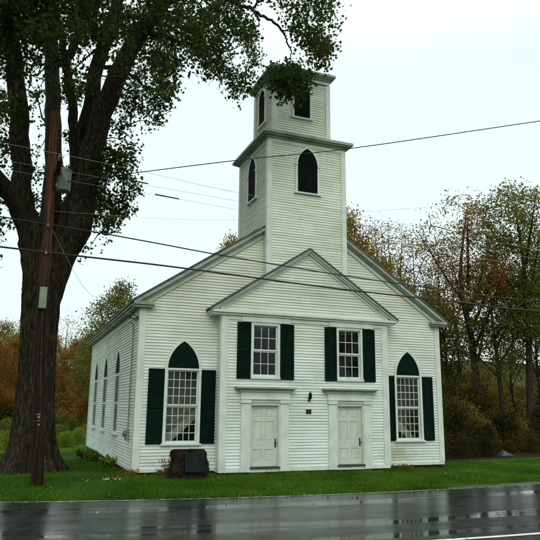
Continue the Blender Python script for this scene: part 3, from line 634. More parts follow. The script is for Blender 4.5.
# ---------------------------------------------------------------- leaves, twigs, trees
def leaf_mesh(name,centers,size,m,parent=None,droop=.3,aspect=.75,rg=RNG,lobed=False):
    n=len(centers); c=np.asarray(centers,float)
    d=rg.normal(size=(n,3)); d[:,2]-=droop; d/=np.linalg.norm(d,axis=1)[:,None]
    a=rg.normal(size=(n,3)); s=np.cross(d,a); s/=np.linalg.norm(s,axis=1)[:,None]; nn=np.cross(d,s)
    L=(size*rg.uniform(.65,1.3,n))[:,None]; w=L*aspect*.5
    v=np.empty((n,4,3)); v[:,0]=c-d*L*.5; v[:,1]=c+s*w+nn*L*.1; v[:,2]=c+d*L*.5; v[:,3]=c-s*w+nn*L*.1
    if lobed:
        sh=[(-.5,0,0),(-.22,.42,.10),(.02,.22,.03),(.16,.60,.16),(.22,.20,.02),(.58,.0,-.10),(.22,-.20,.02),(.16,-.60,.16),(.02,-.22,.03),(-.22,-.42,.10)]
        v=np.stack([c+d*L*a_+s*L*b_*aspect+nn*L*c_ for a_,b_,c_ in sh],1)
    q=v.shape[1]
    me=bpy.data.meshes.new(name); me.vertices.add(q*n); me.vertices.foreach_set('co',v.ravel()); me.loops.add(q*n); me.loops.foreach_set('vertex_index',np.arange(q*n,dtype=np.int32))
    me.polygons.add(n); me.polygons.foreach_set('loop_start',np.arange(0,q*n,q,dtype=np.int32)); me.polygons.foreach_set('loop_total',np.full(n,q,np.int32)); me.update(calc_edges=True)
    me.materials.append(m); o=bpy.data.objects.new(name,me); COL.objects.link(o)
    if parent: o.parent=parent; o.matrix_parent_inverse=world(parent).inverted()
    return o
def grow(mb,nodes,targets,rg,r0=.035,r1=.008,seg=3,jit=.08,sides=5,order=None):
    """join each target to the nearest point grown so far"""
    nodes=[np.asarray(p,float) for p in nodes]; A=np.array(nodes); rad=None
    d0=[np.min(np.linalg.norm(A-t,axis=1)) for t in targets]
    buf=np.empty((len(A)+len(targets)*seg+5,3)); n=len(A); buf[:n]=A
    for i in np.argsort(d0):
        t=targets[i]; dd=np.linalg.norm(buf[:n]-t,axis=1)+.15*np.maximum(0,buf[:n,2]-t[2]); k=int(np.argmin(dd)); p=buf[k].copy(); L=np.linalg.norm(t-p)
        if L<.05: continue
        pts=[p]+[p+(t-p)*(q/seg)+rg.normal(0,jit*L/2,3)+np.array([0,0,.08*L*math.sin(math.pi*q/seg)]) for q in range(1,seg)]+[t]
        rr=min(r0,.010+.02*L); mb.tube(pts,np.linspace(rr,r1,len(pts)),sides,cap=False)
        for q in pts[1:]: buf[n]=q; n+=1
def inpoly(px,py,poly):
    px,py=np.asarray(px),np.asarray(py); r=np.zeros(px.shape,bool); n=len(poly)
    for i in range(n):
        x1,y1=poly[i]; x2,y2=poly[(i+1)%n]
        c=((y1>py)!=(y2>py))&(px<(x2-x1)*(py-y1)/((y2-y1) or 1e-9)+x1); r^=c
    return r
def densify(pts,rs,n=5):
    pts=np.array(pts,float); out=[];ro=[]; m_=len(pts)
    for k in range(m_-1):
        p0=pts[max(k-1,0)];p1=pts[k];p2=pts[k+1];p3=pts[min(k+2,m_-1)]
        for q in range(n):
            t=q/n; out.append(.5*((2*p1)+(-p0+p2)*t+(2*p0-5*p1+4*p2-p3)*t*t+(-p0+3*p1-3*p2+p3)*t**3)); ro.append(rs[k]*(1-t)+rs[k+1]*t)
    out.append(pts[-1]);ro.append(rs[-1]); return np.array(out),np.array(ro)
def maple():
    rg=np.random.default_rng(11); t=empty('maple_tree',(-2.85,2.5,-.15)); tag(t,'huge old maple with a furrowed forking trunk behind the utility pole','tree')
    mb=MB()
    # trunk with buttressed flare
    zs=[-.5,-.2,0,.15,.35,.6,1,1.5,2.2,3,4,5,5.8,6.6,7.3]; cx=np.interp(zs,[-.5,2.2,5.5,7.3],[-2.86,-2.93,-3.02,-3.08]); sides=84
    rb=np.interp(zs,[-.5,-.1,.15,.4,.8,1.4,2.2,4,5.5,6.6,7.3],[1.15,1.0,.86,.76,.70,.655,.61,.58,.61,.64,.54])
    i=len(mb.v); zz=np.linspace(-.5,7.3,130)
    for z in zz:
        r=np.interp(z,zs,rb); c=np.interp(z,zs,cx); fl=max(0,1-(z+.1)/1.3)
        for j in range(sides*2):
            a=math.pi*j/sides; but=1+fl*.24*(math.sin(5*a+.6)**1+.4*math.sin(9*a+2))+.022*math.sin(11*a+.4*z)+.03*math.sin(7*a-.5*z)+.030*(1-2*abs(math.sin(17*a+.9*math.sin(1.7*z+2*a)+.6*math.sin(4.1*z+5*a))))+.012*(1-2*abs(math.sin(31*a+1.2*math.sin(3.3*z+a))))+rg.normal(0,.004)
            mb.v.append((c+r*but*math.cos(a),2.5+r*but*math.sin(a)*.9,z))
    n2=sides*2
    for k in range(len(zz)-1):
        for j in range(n2): j2=(j+1)%n2; mb.f.append((i+k*n2+j,i+k*n2+j2,i+(k+1)*n2+j2,i+(k+1)*n2+j))
    limbs=[
     ([(38,285,2.5),(30,235,2.4),(22,180,2.2),(19,110,1.9),(12,40,1.4),(4,-30,1),(-8,-120,.6)],[.52,.40,.34,.33,.27,.22,.08]),
     ([(28,235,2.3),(8,195,1.6),(-12,165,.8),(-50,120,0),(-90,60,-.6)],[.34,.25,.22,.16,.05]),
     ([(42,275,2.6),(51,210,3.2),(53,140,3.9),(52,60,4.6),(46,0,5),(40,-80,5.4),(38,-170,6)],[.52,.36,.31,.29,.22,.15,.05]),
     ([(58,262,2.6),(72,195,2.2),(75,140,1.9),(69,85,1.6),(62,40,1.2),(50,-20,.6),(40,-90,0)],[.36,.24,.19,.15,.13,.10,.04]),
     ([(66,70,1.6),(78,32,2.0),(98,0,2.5),(122,-40,3.1),(140,-110,3.6)],[.15,.15,.14,.11,.04]),
     ([(52,268,2.8),(72,215,2.9),(81,150,2.6),(98,65,2.0),(114,15,1.6),(128,-40,1.2),(140,-130,.7)],[.50,.40,.30,.26,.23,.17,.05]),
     ([(56,272,2.4),(80,222,2.0),(92,150,1.2),(117,76,.4),(140,33,-.2),(167,-2,-.8),(195,-50,-1.3),(215,-110,-1.6)],[.56,.44,.38,.33,.28,.24,.16,.06]),
     ([(167,-2,-.8),(195,-22,-1.2),(216,-14,-1.5),(236,4,-1.7),(252,9,-1.8),(268,19,-1.9),(282,30,-2),(288,42,-2.05),(292,62,-2.1)],[.12,.10,.085,.075,.06,.05,.04,.03,.015]),
     ([(282,30,-2),(296,32,-2.2),(310,40,-2.3),(324,60,-2.3)],[.03,.025,.02,.01]),
     ([(252,9,-1.8),(275,-10,-2.1),(300,-12,-2.3),(325,2,-2.4)],[.045,.04,.03,.012]),
     ([(114,15,1.6),(150,20,1.5),(185,35,1.3),(215,62,1.0)],[.12,.09,.06,.02]),
     ([(98,65,2.0),(125,72,2.5),(150,90,2.9),(160,105,3)],[.10,.07,.04,.015]),
     ([(92,150,1.2),(112,150,1.4),(124,170,1.6),(122,205,1.8)],[.08,.05,.035,.012]),
     ([(140,33,-.2),(170,38,-.6),(200,50,-.9),(230,75,-1.1)],[.10,.07,.05,.015]),
     ([(22,180,2.2),(5,190,3),(-20,215,3.6)],[.10,.07,.02]),
     ([(52,60,4.6),(30,30,5.2),(0,0,6),(-30,-40,7)],[.12,.1,.07,.03]),
     ([(195,-50,-1.3),(240,-70,-1.2),(290,-60,-1)],[.12,.08,.02]),
    ]
    nodes=[]
    for pts,rs in limbs:
        if rs[0]>.32: pts=[(41,345,2.5)]+pts; rs=[.22]+[min(rs[0],.46)]+rs[1:]
        P,Rr=densify([at(*q) for q in pts],rs,6); P[1:-1]+=rg.normal(0,.03,(len(P)-2,3)); mb.tube(P,Rr,14 if rs[0]>.2 else 8)
        nodes+=[p for p in P[6 if rs[0]>.3 else 0:]]
    # crown clusters: a volume 11 m deep, shaped like the real crown
    M1=[(-330,-260),(60,-330),(250,-260),(325,-120),(335,-40),(262,-12),(250,18),(260,42),(254,88),(236,98),(220,86),(205,70),(188,68),(172,86),(160,108),(152,140),(143,135),(138,108),(122,114),(106,112),(98,105),(90,60),(70,110),(40,60),(25,115),(-100,130)]
    M2=[(96,128),(124,122),(136,150),(135,188),(124,212),(112,222),(102,252),(80,258),(86,215)]
    M3=[(-160,130),(18,112),(16,165),(3,215),(-2,258),(-40,290),(-170,270)]
    M4=[(266,-40),(338,-40),(335,15),(343,48),(330,70),(308,78),(302,99),(290,99),(276,88),(272,70),(288,62),(298,40),(272,8)]
    M5=[(20,100),(92,70),(88,200),(60,250),(28,240)]
    def sample(poly,n,y0,y1):
        bx=np.array(poly); out=[]
        while len(out)<n:
            k=n*3; x=rg.uniform(bx[:,0].min(),bx[:,0].max(),k); y=rg.uniform(bx[:,1].min(),bx[:,1].max(),k); ok=inpoly(x,y,poly)
            for a,b_,yy in zip(x[ok],y[ok],rg.uniform(y0,y1,k)[ok]):
                out.append(at(a,b_,yy))
                if len(out)>=n: break
        return out
    tg=sample(M1,880,-4.2,8.5)+sample(M2,58,.5,5.5)+sample(M3,110,-3.0,6)+sample(M4,62,-3.4,-.8)+sample([(274,70),(303,68),(301,96),(290,100),(277,88)],20,-2.8,-1.2)+sample([(-40,-40),(120,-40),(110,30),(-40,50)],120,-3,3)+sample(M5,26,3.5,8)
    MT=[(-60,-60),(235,-60),(236,0),(228,45),(196,52),(160,48),(120,40),(60,35),(-20,60)]; tg+=sample(MT,330,-3.5,6)
    ML=[(120,20),(250,10),(258,85),(238,96),(218,84),(200,66),(182,66),(164,92),(153,140),(144,136),(139,104),(112,100)]; tg+=sample(ML,70,-3.0,5)
    tg=[p+(tg[rg.integers(0,len(tg))]-p)*0 for p in tg]
    tg=np.array([p for p in tg if p[2]<21.5])
    # the part of the crown near the viewer's edge of the hanging branch is kept off the tower
    grow(mb,nodes,tg,rg,.04,.006)
    mb.build('trunk',M['bark'],t,smooth=True)
    cs=[]
    for p in tg:
        k=int(rg.choice([9,34,72,115])); q=p+np.clip(rg.normal(0,1,(k,3)),-1.9,1.9)*np.array([.26,.26,.18])
        if rg.random()<.45: # hanging spray
            q=np.concatenate([q,p+np.stack([rg.normal(0,.11,14),rg.normal(0,.11,14),-rg.uniform(0,.75,14)],1)])
        cs.append(q)
    leaf_mesh('crown',np.concatenate(cs),.118,M['leaf'],t,rg=rg,aspect=1.0,lobed=True,droop=.5)
maple()

# background tree prototypes
def make_tree(name,h,r,crown,nclus,per,lsz,lm,seed,fork=.4,base=.35,bark='bark2',sig=.45,lean=0,shape='oval',forks=3,twigs=1,r1=.01,creeper=None):
    rg=np.random.default_rng(seed); t=empty(name,(0,0,0)); mb=MB(); nodes=[]
    H=h*.8; P,Rr=densify([(0,0,-.4),(lean*.1*h,0,h*.15),(lean*.3*h+rg.normal(0,.1),rg.normal(0,.15),h*.4),(lean*.55*h+rg.normal(0,.25),rg.normal(0,.3),h*.65),(lean*h,0,h*.93)],[r*1.25,r,r*.8,r*.5,r*.1],5)
    mb.tube(P,Rr,10); nodes+=list(P[7:])
    for k in range(forks):
        z=h*(fork+.35*k/max(forks,1)*rg.uniform(.7,1.1)); b0=np.array([np.interp(z,P[:,2],P[:,0]),0,z]); a=rg.uniform(0,6.28) if k>1 else (0.3+math.pi*k); L=crown*rg.uniform(.6,1.0); up=h*rg.uniform(.22,.40)
        e=b0+np.array([math.cos(a)*L,math.sin(a)*L,up]); e[2]=min(e[2],h*.97)
        Q,q=densify([b0,b0+(e-b0)*.4+np.array([0,0,-.05*up]),e],[r*.5,r*.32,r*.06],5); mb.tube(Q,q,7); nodes+=list(Q[2:])
    tg=[]
    while len(tg)<nclus:
        a=rg.uniform(0,6.28); u=rg.uniform(0,1); z=h*(base+(1-base)*u)
        if shape=='oval': rr=crown*math.sin(math.pi*(.12+.88*u)**.8)**.7
        elif shape=='up': rr=crown*(.35+.65*u)*(1 if u<.85 else (1-u)/.15*.8+.2)
        else: rr=crown*math.sqrt(max(0,1-u*u))
        q=rr*math.sqrt(rg.uniform(0,1)); cx=np.interp(z,P[:,2],P[:,0]); tg.append(np.array([cx+q*math.cos(a),q*math.sin(a),z*rg.uniform(.96,1.0)]))
    tg=np.array(tg); grow(mb,nodes,tg,rg,r*.25,r1,sides=4)
    tr=mb.build('trunk',M[bark],t,smooth=True)
    cs=np.concatenate([p+np.clip(rg.normal(0,1,(int(per*rg.choice([.2,.6,1.2,2.2]))+1,3)),-1.8,1.8)*np.array([sig,sig,sig*.7]) for p in tg]); cr=leaf_mesh('crown',cs,lsz,M[lm],t,rg=rg)
    if creeper:
        pts=np.array(nodes); pts=pts[(pts[:,2]>creeper[0])&(pts[:,2]<creeper[1])]; cc=np.concatenate([p+rg.normal(0,.24,(48,3)) for p in pts]); leaf_mesh('creeper',cc,.13,M['lf_red'],t,rg=rg)
    return t
def copy_tree(o):
    c=o.copy(); COL.objects.link(c)
    for ch_ in o.children:
        d=ch_.copy(); COL.objects.link(d); d.parent=c; d.matrix_parent_inverse=ch_.matrix_parent_inverse.copy()
    return c
USED={}
def put(proto,x,y,s,rot,label,cat='tree',group=None,mats=None,sz=None,name=None):
    o=proto if proto.name not in USED else copy_tree(proto); USED[proto.name]=1
    o.location=(x,y,float(gz(x,y))); o.scale=(s,s,sz or s); o.rotation_euler=(0,0,rot)
    for k in ('label','category','group'): 
        if k in o: del o[k]
    tag(o,label,cat,group)
    if name: o.name=name
    for c in o.children:
        if mats and c.name.startswith('crown'):
            c.material_slots[0].link='OBJECT'; c.material_slots[0].material=M[mats]
    return o
G='trees behind the church'
def px(x,Yp): return float(at(x,400,Yp)[0])
# right-hand wood
A=make_tree('autumn_tree',17.2,.26,4.2,240,36,.15,'lf_olive',21,fork=.30,base=.38,forks=7,shape='up',creeper=(9.5,14.6))
put(A,px(478,14),14,1,.3,'tall forked tree with dark red creeper climbing its limbs, right of the church')
B=make_tree('autumn_tree',17.6,.25,4.0,340,46,.155,'lf_green',22,fork=.4,base=.40,forks=6,shape='up',lean=.0)
put(B,px(530,12),12,1,1.1,'tall green leaved tree at the right edge of the picture')
C=make_tree('autumn_tree',12.5,.18,3.0,150,36,.15,'lf_green',23,fork=.35,base=.36,forks=4,shape='up',lean=.03)
put(C,px(503,13),13,1,2.6,'shorter dark stemmed tree between the creeper tree and the edge tree')
BT=make_tree('bare_tree',15,.12,2.6,140,9,.13,'lf_olive',24,fork=.28,base=.38,forks=7,shape='up',r1=.012)
put(BT,px(447,17),17,1.02,0,'nearly bare multi limbed tree beside the right eave')
F=make_tree('leafy_tree',11.5,.19,3.1,270,50,.15,'lf_olive',25,fork=.3,base=.26,forks=5)
put(F,px(436,19),19,1.0,.5,'leafy olive tree just above the right eave','tree',mats='lf_green')
bare=[(364,25,1.26,.4,'bare thin tree above the roof nearest the tower'),(379,28,1.34,2.1,'bare thin tree above the right roof slope behind orange foliage'),(393,27,1.30,3.4,'bare thin tree rising over the middle of the right roof slope'),(408,30,1.36,5.0,'bare slim tree above the lower right roof slope'),(419,26,1.2,.8,'bare slim tree standing between the roof foliage and the creeper tree'),(541,16,1.0,1.0,'bare slim tree among leaves at the far right'),(460,20,1.05,4.2,'bare slim tree directly left of the creeper tree trunk'),(514,18,.85,2.2,'bare slim tree between the leaning green tree and the right edge')]
for x,yy,s,r_,l in bare: put(BT,px(x,yy),yy,s,r_,l,'tree','bare slim trees behind the church')
mids=[(350,24,1.60,.2,'lf_gold','golden topped tree beside the right edge of the tower',.7),(385,22,1.22,1.2,'lf_olive','orange brown tree over the right roof slope',1),(404,21,1.06,3,'lf_olive','brown tree over the lower right roof slope',1),(228,26,1.36,2,'lf_gold','small yellow treetop showing over the left roof slope',.6),(556,18,1.3,.8,'lf_green','green tree cut off by the right edge of the picture',1)]
for x,yy,s,r_,mm,l,wf in mids: put(F,px(x,yy),yy,s*wf,r_,l,'tree',G,mats=mm,sz=s)
for x,yy,s,r_,mm,l in [(456,30,.95,.3,'lf_green','green tree well behind the gap beside the right eave'),(486,34,1.0,1.3,'lf_olive','olive tree well behind the creeper tree'),(506,40,1.0,2.3,'lf_green','green tree far behind the two tall trees on the right'),(532,38,.95,3.3,'lf_olive','olive tree far behind the right edge tree'),(552,30,1.0,4.1,'lf_green','green tree deep in the wood at the right edge'),(470,44,1.1,5.1,'lf_green','green tree deepest in the wood behind the creeper tree')]: put(F,px(x,yy),yy,s*.75,r_,l,'tree',G,mats=mm,sz=s*.56)
# thicket at the right
Bs=make_tree('shrub',3.6,.05,1.9,130,30,.16,'lf_brown',31,fork=.15,base=.04,forks=6,shape='dome',sig=.34,r1=.006)
k=0
for x,yy,s,mm in [(449,8,.80,'lf_brown'),(463,9,.72,'lf_olive'),(477,8,.5,'lf_green'),(491,9.5,.6,'lf_brown'),(512,9,.5,'lf_green'),(536,10,.45,'lf_brown'),(446,13,1.15,'lf_brown'),(459,16,1.15,'lf_olive'),(474,14,1.0,'lf_brown'),(489,16,1.0,'lf_olive'),(503,18,.85,'lf_brown'),(452,21,1.4,'lf_rust'),(468,24,1.35,'lf_brown'),(484,24,1.25,'lf_olive'),(498,26,1.1,'lf_brown'),(515,27,.8,'lf_green'),(532,30,.9,'lf_brown'),(545,18,1.0,'lf_olive'),(562,14,1.2,'lf_brown'),(442,28,1.6,'lf_olive'),(480,34,1.5,'lf_brown'),(507,40,1.4,'lf_olive'),(548,40,1.4,'lf_brown'),(461,36,1.8,'lf_brown'),(525,46,1.2,'lf_brown')]:
    put(Bs,px(x,yy),yy,s,k*1.3,'dark autumn shrub in the thicket under the trees right of the church','shrub','thicket shrubs right of the church',mats=mm); k+=1
# left background
left=[(116,30,1.05,.5,'lf_green','green topped tree behind the side wall of the church'),(100,36,.82,1.5,'lf_olive','olive tree between the maple trunk and the side wall'),(72,46,.80,2.5,'lf_rust','rust coloured tree right beside the maple trunk'),(84,60,1.0,3.1,'lf_rust','rusty tree far behind the gap beside the maple'),(10,48,.84,3.5,'lf_rust','orange brown tree left of the maple trunk'),(-12,42,.8,4.5,'lf_rust','orange brown tree at the left edge of the picture'),(20,60,1.15,5.1,'lf_green','green treetop left of the maple trunk'),(-2,70,1.25,.1,'lf_olive','olive treetop at the far left behind the others'),(50,62,1.0,.9,'lf_olive','olive tree hidden mostly by the maple trunk'),(128,48,.9,.7,'lf_rust','rusty tree showing low behind the church corner')]
for x,yy,s,r_,mm,l in left: put(F,px(x,yy),yy,s,r_,l,'tree','autumn trees beyond the churchyard on the left',mats=mm)
put(BT,px(93,44),44,.85,1.9,'nearly bare tree between the maple trunk and the church','tree'); put(BT,px(62,50),50,.85,.9,'nearly bare tree just right of the maple trunk','tree')
for i,(x,yy,s,mm) in enumerate([(66,44,.9,'lf_olive'),(80,46,1.0,'lf_rust'),(92,42,.9,'lf_olive'),(15,44,.9,'lf_green'),(2,46,1.1,'lf_rust'),(-14,44,1,'lf_olive'),(88,38,.7,'lf_rust'),(102,50,1.2,'lf_rust')]):
    put(Bs,px(x,yy),yy,s*1.25,i*1.1,'rust brown shrub below the autumn trees on the left','shrub','autumn shrubs beyond the churchyard on the left',mats=mm)
for i,(x,yy,s,l) in enumerate([(69,22,.30,'bright green shrub right of the maple trunk'),(81,25,.33,'green shrub nearest the back corner of the side wall'),(62,27,.42,'green shrub half hidden behind the maple trunk'),(12,21,.42,'yellow green shrub at the left of the maple trunk'),(-6,20,.5,'dark shrub at the left edge of the picture'),(90,29,.38,'small shrub against the far end of the side wall')]):
    put(Bs,px(x,yy),yy,s,i*1.7,l,'shrub','green shrubs behind the maple',mats='lf_bush',sz=s*.85)
for i,(x,y_,s) in enumerate([(12.4,5.2,.5),(14.9,5.8,.6),(17.2,6.6,.55),(19.8,8,.5),(22.6,9,.55),(25,9,.5),(13.3,3.6,.26),(14.3,4.2,.30),(15.6,4.1,.22),(16.5,4.9,.3),(17.6,4.8,.24),(18.4,5.6,.32),(20.9,6.9,.22),(22.1,6.6,.26),(12.7,3.9,.34),(23.5,7.6,.3),(19.3,6.6,.28)]):
    put(Bs,x,y_,s,i*2.1,'low dark undergrowth shrub at the lawn edge of the wood on the right','shrub','low shrubs at the wood edge',mats='lf_brown',sz=s*(.8+.25*((i*7)%3)))
for i,(x,y_,s) in enumerate([(-22,8,1.2),(-27,17,1.3),(-21,27,1.2),(-26,38,1.4),(-18,47,1.2)]):  # trees out of view, added so the side panes reflect dark foliage
    put(F,x,y_,s,i*1.3,'unseen leafy tree added far left of the maple to darken reflections','tree','unseen trees left of the churchyard',mats=('lf_green','lf_olive')[i%2])
for i,(x,yy,s) in enumerate([(58,34,.5),(66,36,.55),(74,33,.45),(83,36,.55),(91,35,.45),(20,34,.5),(10,36,.55),(0,34,.5),(-10,36,.5)]):
    put(Bs,px(x,yy),yy,s,i*.9,'dark green hedge shrub at the far side of the lawn behind the maple','shrub','hedge shrubs behind the maple',mats='lf_green')
# unseen tree line added across the road to darken reflections in the panes
for i,x in enumerate((-26,-17,-9,-1,7,16,25,35)):
    o=put(F,x,-41-3*(i%3),1.15+.1*(i%2),i*1.9,'unseen leafy tree added across the road to darken the panes','tree','unseen trees across the road',mats=('lf_green','lf_olive')[i%2],sz=1.7); o.location.z=-.2
# sapling by the boulder, tufts at foundation
def sprig(cx,cy,h,label,lm,n,name='shrub',w=.25,lsz=.05):
    rg=np.random.default_rng(int(abs(cx*100))+3); z0=float(gz(cx,cy)); t=empty(name,(cx,cy,z0)); tag(t,label,'plant'); mb=MB(); cs=[]
    for k in range(n):
        a=rg.uniform(0,6.28); e=np.array([cx+math.cos(a)*w*rg.uniform(.3,1),cy+math.sin(a)*w*.6*rg.uniform(.3,1),z0+h*rg.uniform(.5,1)]); p=np.array([cx+rg.normal(0,.03),cy,z0-.03])
        mb.tube([p,(p+e)/2+np.array([0,0,.05]),e],[.006,.005,.003],5,cap=False)
        for q in np.linspace(.4,1,7): cs.append(p+(e-p)*q+rg.normal(0,.035,(4,3)))
    mb.build('stem',M['bark2'],t); leaf_mesh('leaves',np.concatenate(cs),lsz,M[lm],t,rg=rg); return t
p=at(168,476,-.9); sprig(p[0],-.75,.62,'small twiggy shrub with pale leaves left of the boulder','lf_olive',9,w=.42,lsz=.05)
for x,yy,l in [(-.35,3.2,'low green weed against the side wall near the meter'),(-.4,7.5,'low weed midway along the side wall foundation'),(-.45,10.5,'leafy weed near the far end of the side wall')]:
    sprig(x,yy,.42,l,'lf_bush',14,'weed_clump',w=.45,lsz=.10)
for x,yy,l in [(.9,-.35,'low weeds at the front wall left of the boulder'),(-.25,-.2,'low weeds at the front left corner of the church'),(9.6,-.3,'brown dried weeds at the wall under the right window')]:
    sprig(x,yy,.16,l,'lf_olive',16,'weed_clump',w=.5,lsz=.05)
p=[float(q) for q in at(503,455,5.5)]
tb=MB(); rg=np.random.default_rng(2); n=14
for j in range(n):
    for i in range(n):
        u,v=i/(n-1)*2-1,j/(n-1)*2-1; hh=.36*(1+.3*math.sin(5*u+1)*math.cos(4*v))*max(0,1-abs(u)**2.5)*max(0,1-abs(v)**2.2)+rg.normal(0,.018); tb.v.append((p[0]+u*.40,5.5+v*.4,float(gz(p[0],5.5))+hh*.55-.02))
for j in range(n-1):
    for i in range(n-1): tb.f.append((j*n+i,j*n+i+1,(j+1)*n+i+1,(j+1)*n+i))
tag(tb.build('tarp',M['tarp'],smooth=True),'small heap under a blue grey tarp at the wood edge on the right','tarp')

# ---------------------------------------------------------------- grass, litter
def church_mask(x,y): return ((x>-.02)&(x<W+.02)&(y>-.03)&(y<LEN))|((x>V1-.05)&(x<V2+.05)&(y>VY-.1)&(y<0))
def grass():
    rg=np.random.default_rng(8); n=230000; x=rg.uniform(-9,24,n); y=-6+rg.uniform(0,1,n)**1.25*16; e=edge_y(x)
    k=(y>e+.10-.16*rg.random(n)+.10*np.sin(x*2.3)*np.sin(x*.9+1)+.06*np.sin(x*7.1))&~church_mask(x,y)&~((x>12.3)&(y>2.2+.15*(x-12)))&~((x>8)&(y<e+.28))
    u,v=project(np.array([0,0,0])) if False else (0,0)
    P=np.stack([x,y,np.zeros(n)],1); w=P-CAM; zc=w@CF; uu=270+FPX*(w@CR)/zc; k&=(uu>-40)&(uu<600)
    x,y=x[k],y[k]; n=len(x); z=gz(x,y)-.01; h=rg.uniform(.025,.085,n)*(1+.6*np.sin(x*1.3+y*2.1)*np.sin(y*1.7)); h=np.where(y-edge_y(x)<.35,h*1.5,h)
    a=rg.uniform(0,6.28,n); wd=rg.uniform(.006,.012,n); l=rg.normal(0,.5,(n,2))*h[:,None]
    V=np.empty((n,3,3)); V[:,0]=np.stack([x-np.cos(a)*wd,y-np.sin(a)*wd,z],1); V[:,1]=np.stack([x+np.cos(a)*wd,y+np.sin(a)*wd,z],1); V[:,2]=np.stack([x+l[:,0],y+l[:,1],z+h],1)
    me=bpy.data.meshes.new('grass'); me.vertices.add(3*n); me.vertices.foreach_set('co',V.ravel()); me.loops.add(3*n); me.loops.foreach_set('vertex_index',np.arange(3*n,dtype=np.int32))
    me.polygons.add(n); me.polygons.foreach_set('loop_start',np.arange(0,3*n,3,dtype=np.int32)); me.polygons.foreach_set('loop_total',np.full(n,3,np.int32)); me.update(calc_edges=True)
    me.materials.append(M['grassb']); o=bpy.data.objects.new('grass',me); COL.objects.link(o); tag(o,'short wet grass blades growing on the churchyard lawn','grass',kind='stuff')
    m_=380; lx=rg.uniform(-6,20,m_); ly=rg.uniform(-4.5,2.5,m_); ok=~church_mask(lx,ly)&(ly>edge_y(lx)+.2); lx,ly=lx[ok],ly[ok]
    wx=rg.normal(0,.45,22)+np.where(rg.random(22)<.5,-.9,.1)-.4; wy=rg.normal(-1.1,.10,22)
    lx=np.concatenate([lx,wx]); ly=np.concatenate([ly,wy]); c=np.stack([lx,ly,gz(lx,ly)+.045],1)
    o=leaf_mesh('fallen_leaves',c,.055,M['litter'],None,rg=rg,droop=0); tag(o,'scattered pale fallen leaves lying on the lawn','leaf litter',kind='stuff')
grass()
rg=np.random.default_rng(12); pc=[]
for x,n_ in ((87,2),(103,3),(108,3),(114,3),(120,1)):
    for _ in range(n_): q=at(x+rg.normal(0,1.5),484,-1.25+rg.normal(0,.08)); pc.append((q[0],q[1],float(gz(q[0],q[1]))+.055))
lx=rg.uniform(-7,18,90); ly=edge_y(lx)-rg.exponential(.9,90)-.02; ok=ly>edge_y(lx)-7
tag(leaf_mesh('road_leaves',np.stack([lx[ok],ly[ok],np.full(ok.sum(),-.145)],1),.06,M['litter'],None,rg=rg,droop=0,lobed=True),'small wet leaves stuck to the asphalt near the verge','leaf litter',kind='stuff')
M['pale']=leaf('bleached_leaves',[(0,(.25,.25,.2)),(1,(.5,.5,.43))],.6,.1)
tag(leaf_mesh('pale_leaves',np.array(pc),.075,M['pale'],None,rg=rg,droop=0),'few bleached pale leaves on the grass left of the boulder','leaf litter',kind='stuff')

# ---------------------------------------------------------------- utility pole and wires
PX=[(-2.77,-1.4,-.3),(-2.93,-1.4,2.2),(-3.07,-1.4,5.0),(-3.11,-1.4,7.94),(-3.20,-1.4,10.74)]
up=empty('utility_pole',(-2.77,-1.4,-.17)); tag(up,'reddish brown wooden utility pole standing before the maple trunk','utility pole')
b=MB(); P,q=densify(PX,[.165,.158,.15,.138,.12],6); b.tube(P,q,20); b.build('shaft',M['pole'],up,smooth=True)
def pole_x(z): return float(np.interp(z,[p[2] for p in PX],[p[0] for p in PX]))
b=MB(); b.box(-3.02,-2.90,-2.65,-.15,8.72,8.84); b.tube([(-2.96,-2.1,8.72),(-3.08,-1.4,8.1)],.018,6); b.tube([(-2.96,-.7,8.72),(-3.08,-1.4,8.1)],.018,6); b.build('crossarm',M['pole'],up)
for yy in (-2.45,-1.15,-.35):
    b=MB(); b.lathe((-2.96,yy,8.84),[(.02,0),(.02,.05),(.06,.06),(.05,.10),(.035,.13),(.03,.16)],12); b.build('insulator',M['porc'],up)
tx=MB(); tx.lathe((-2.76,-1.4,8.25),[(.19,0),(.205,.02),(.205,.60),(.215,.62),(.215,.66),(.15,.71),(.05,.73)],20); tr=tx.build('transformer',M['canp'],up,smooth=False)
for dx in (-.08,.10): b=MB(); b.lathe((-2.76+dx,-1.4,8.95),[(.03,0),(.05,.03),(.03,.06),(.045,.09),(.02,.13),(.01,.2)],10); b.build('bushing',M['porc'],tr)
for z in (8.35,8.70): b=MB(); b.box(-2.985,-2.955,-1.5,-1.3,z,z+.1); b.build('mounting_bracket',M['grey'],tr)
b=MB(); b.box(-3.165,-2.965,-1.70,-1.565,4.66,5.27); bo=b.build('equipment_box',M['boxp'],up,bevel=.01); bo['label']='pale green equipment box on the pole'
b=MB(); b.tube([(-3.06,-1.60,5.28),(-3.07,-1.585,6.6)],.018,6,cap=False); b.tube([(-2.90,-1.59,2.2),(-3.05,-1.585,4.65)],.016,6,cap=False); b.build('conduit',M['cable'],up)
b=MB()
for z,w_,h_ in ((1.74,.045,.03),(1.66,.03,.05),(1.58,.045,.02),(1.46,.025,.045),(3.4,.02,.02)): x=pole_x(z); b.box(x-w_,x+w_,-1.575,-1.562,z,z+h_)
b.build('number_tag',M['grey'],up)
for z in (6.28,7.1):
    b=MB(); x=pole_x(z); b.tube([(x,-1.4,z),(x,-1.60,z)],.02,6); b.lathe((x,-1.62,z-.05),[(.02,0),(.045,.02),(.03,.05),(.045,.08),(.02,.1)],10); b.build('insulator',M['grey'],up)
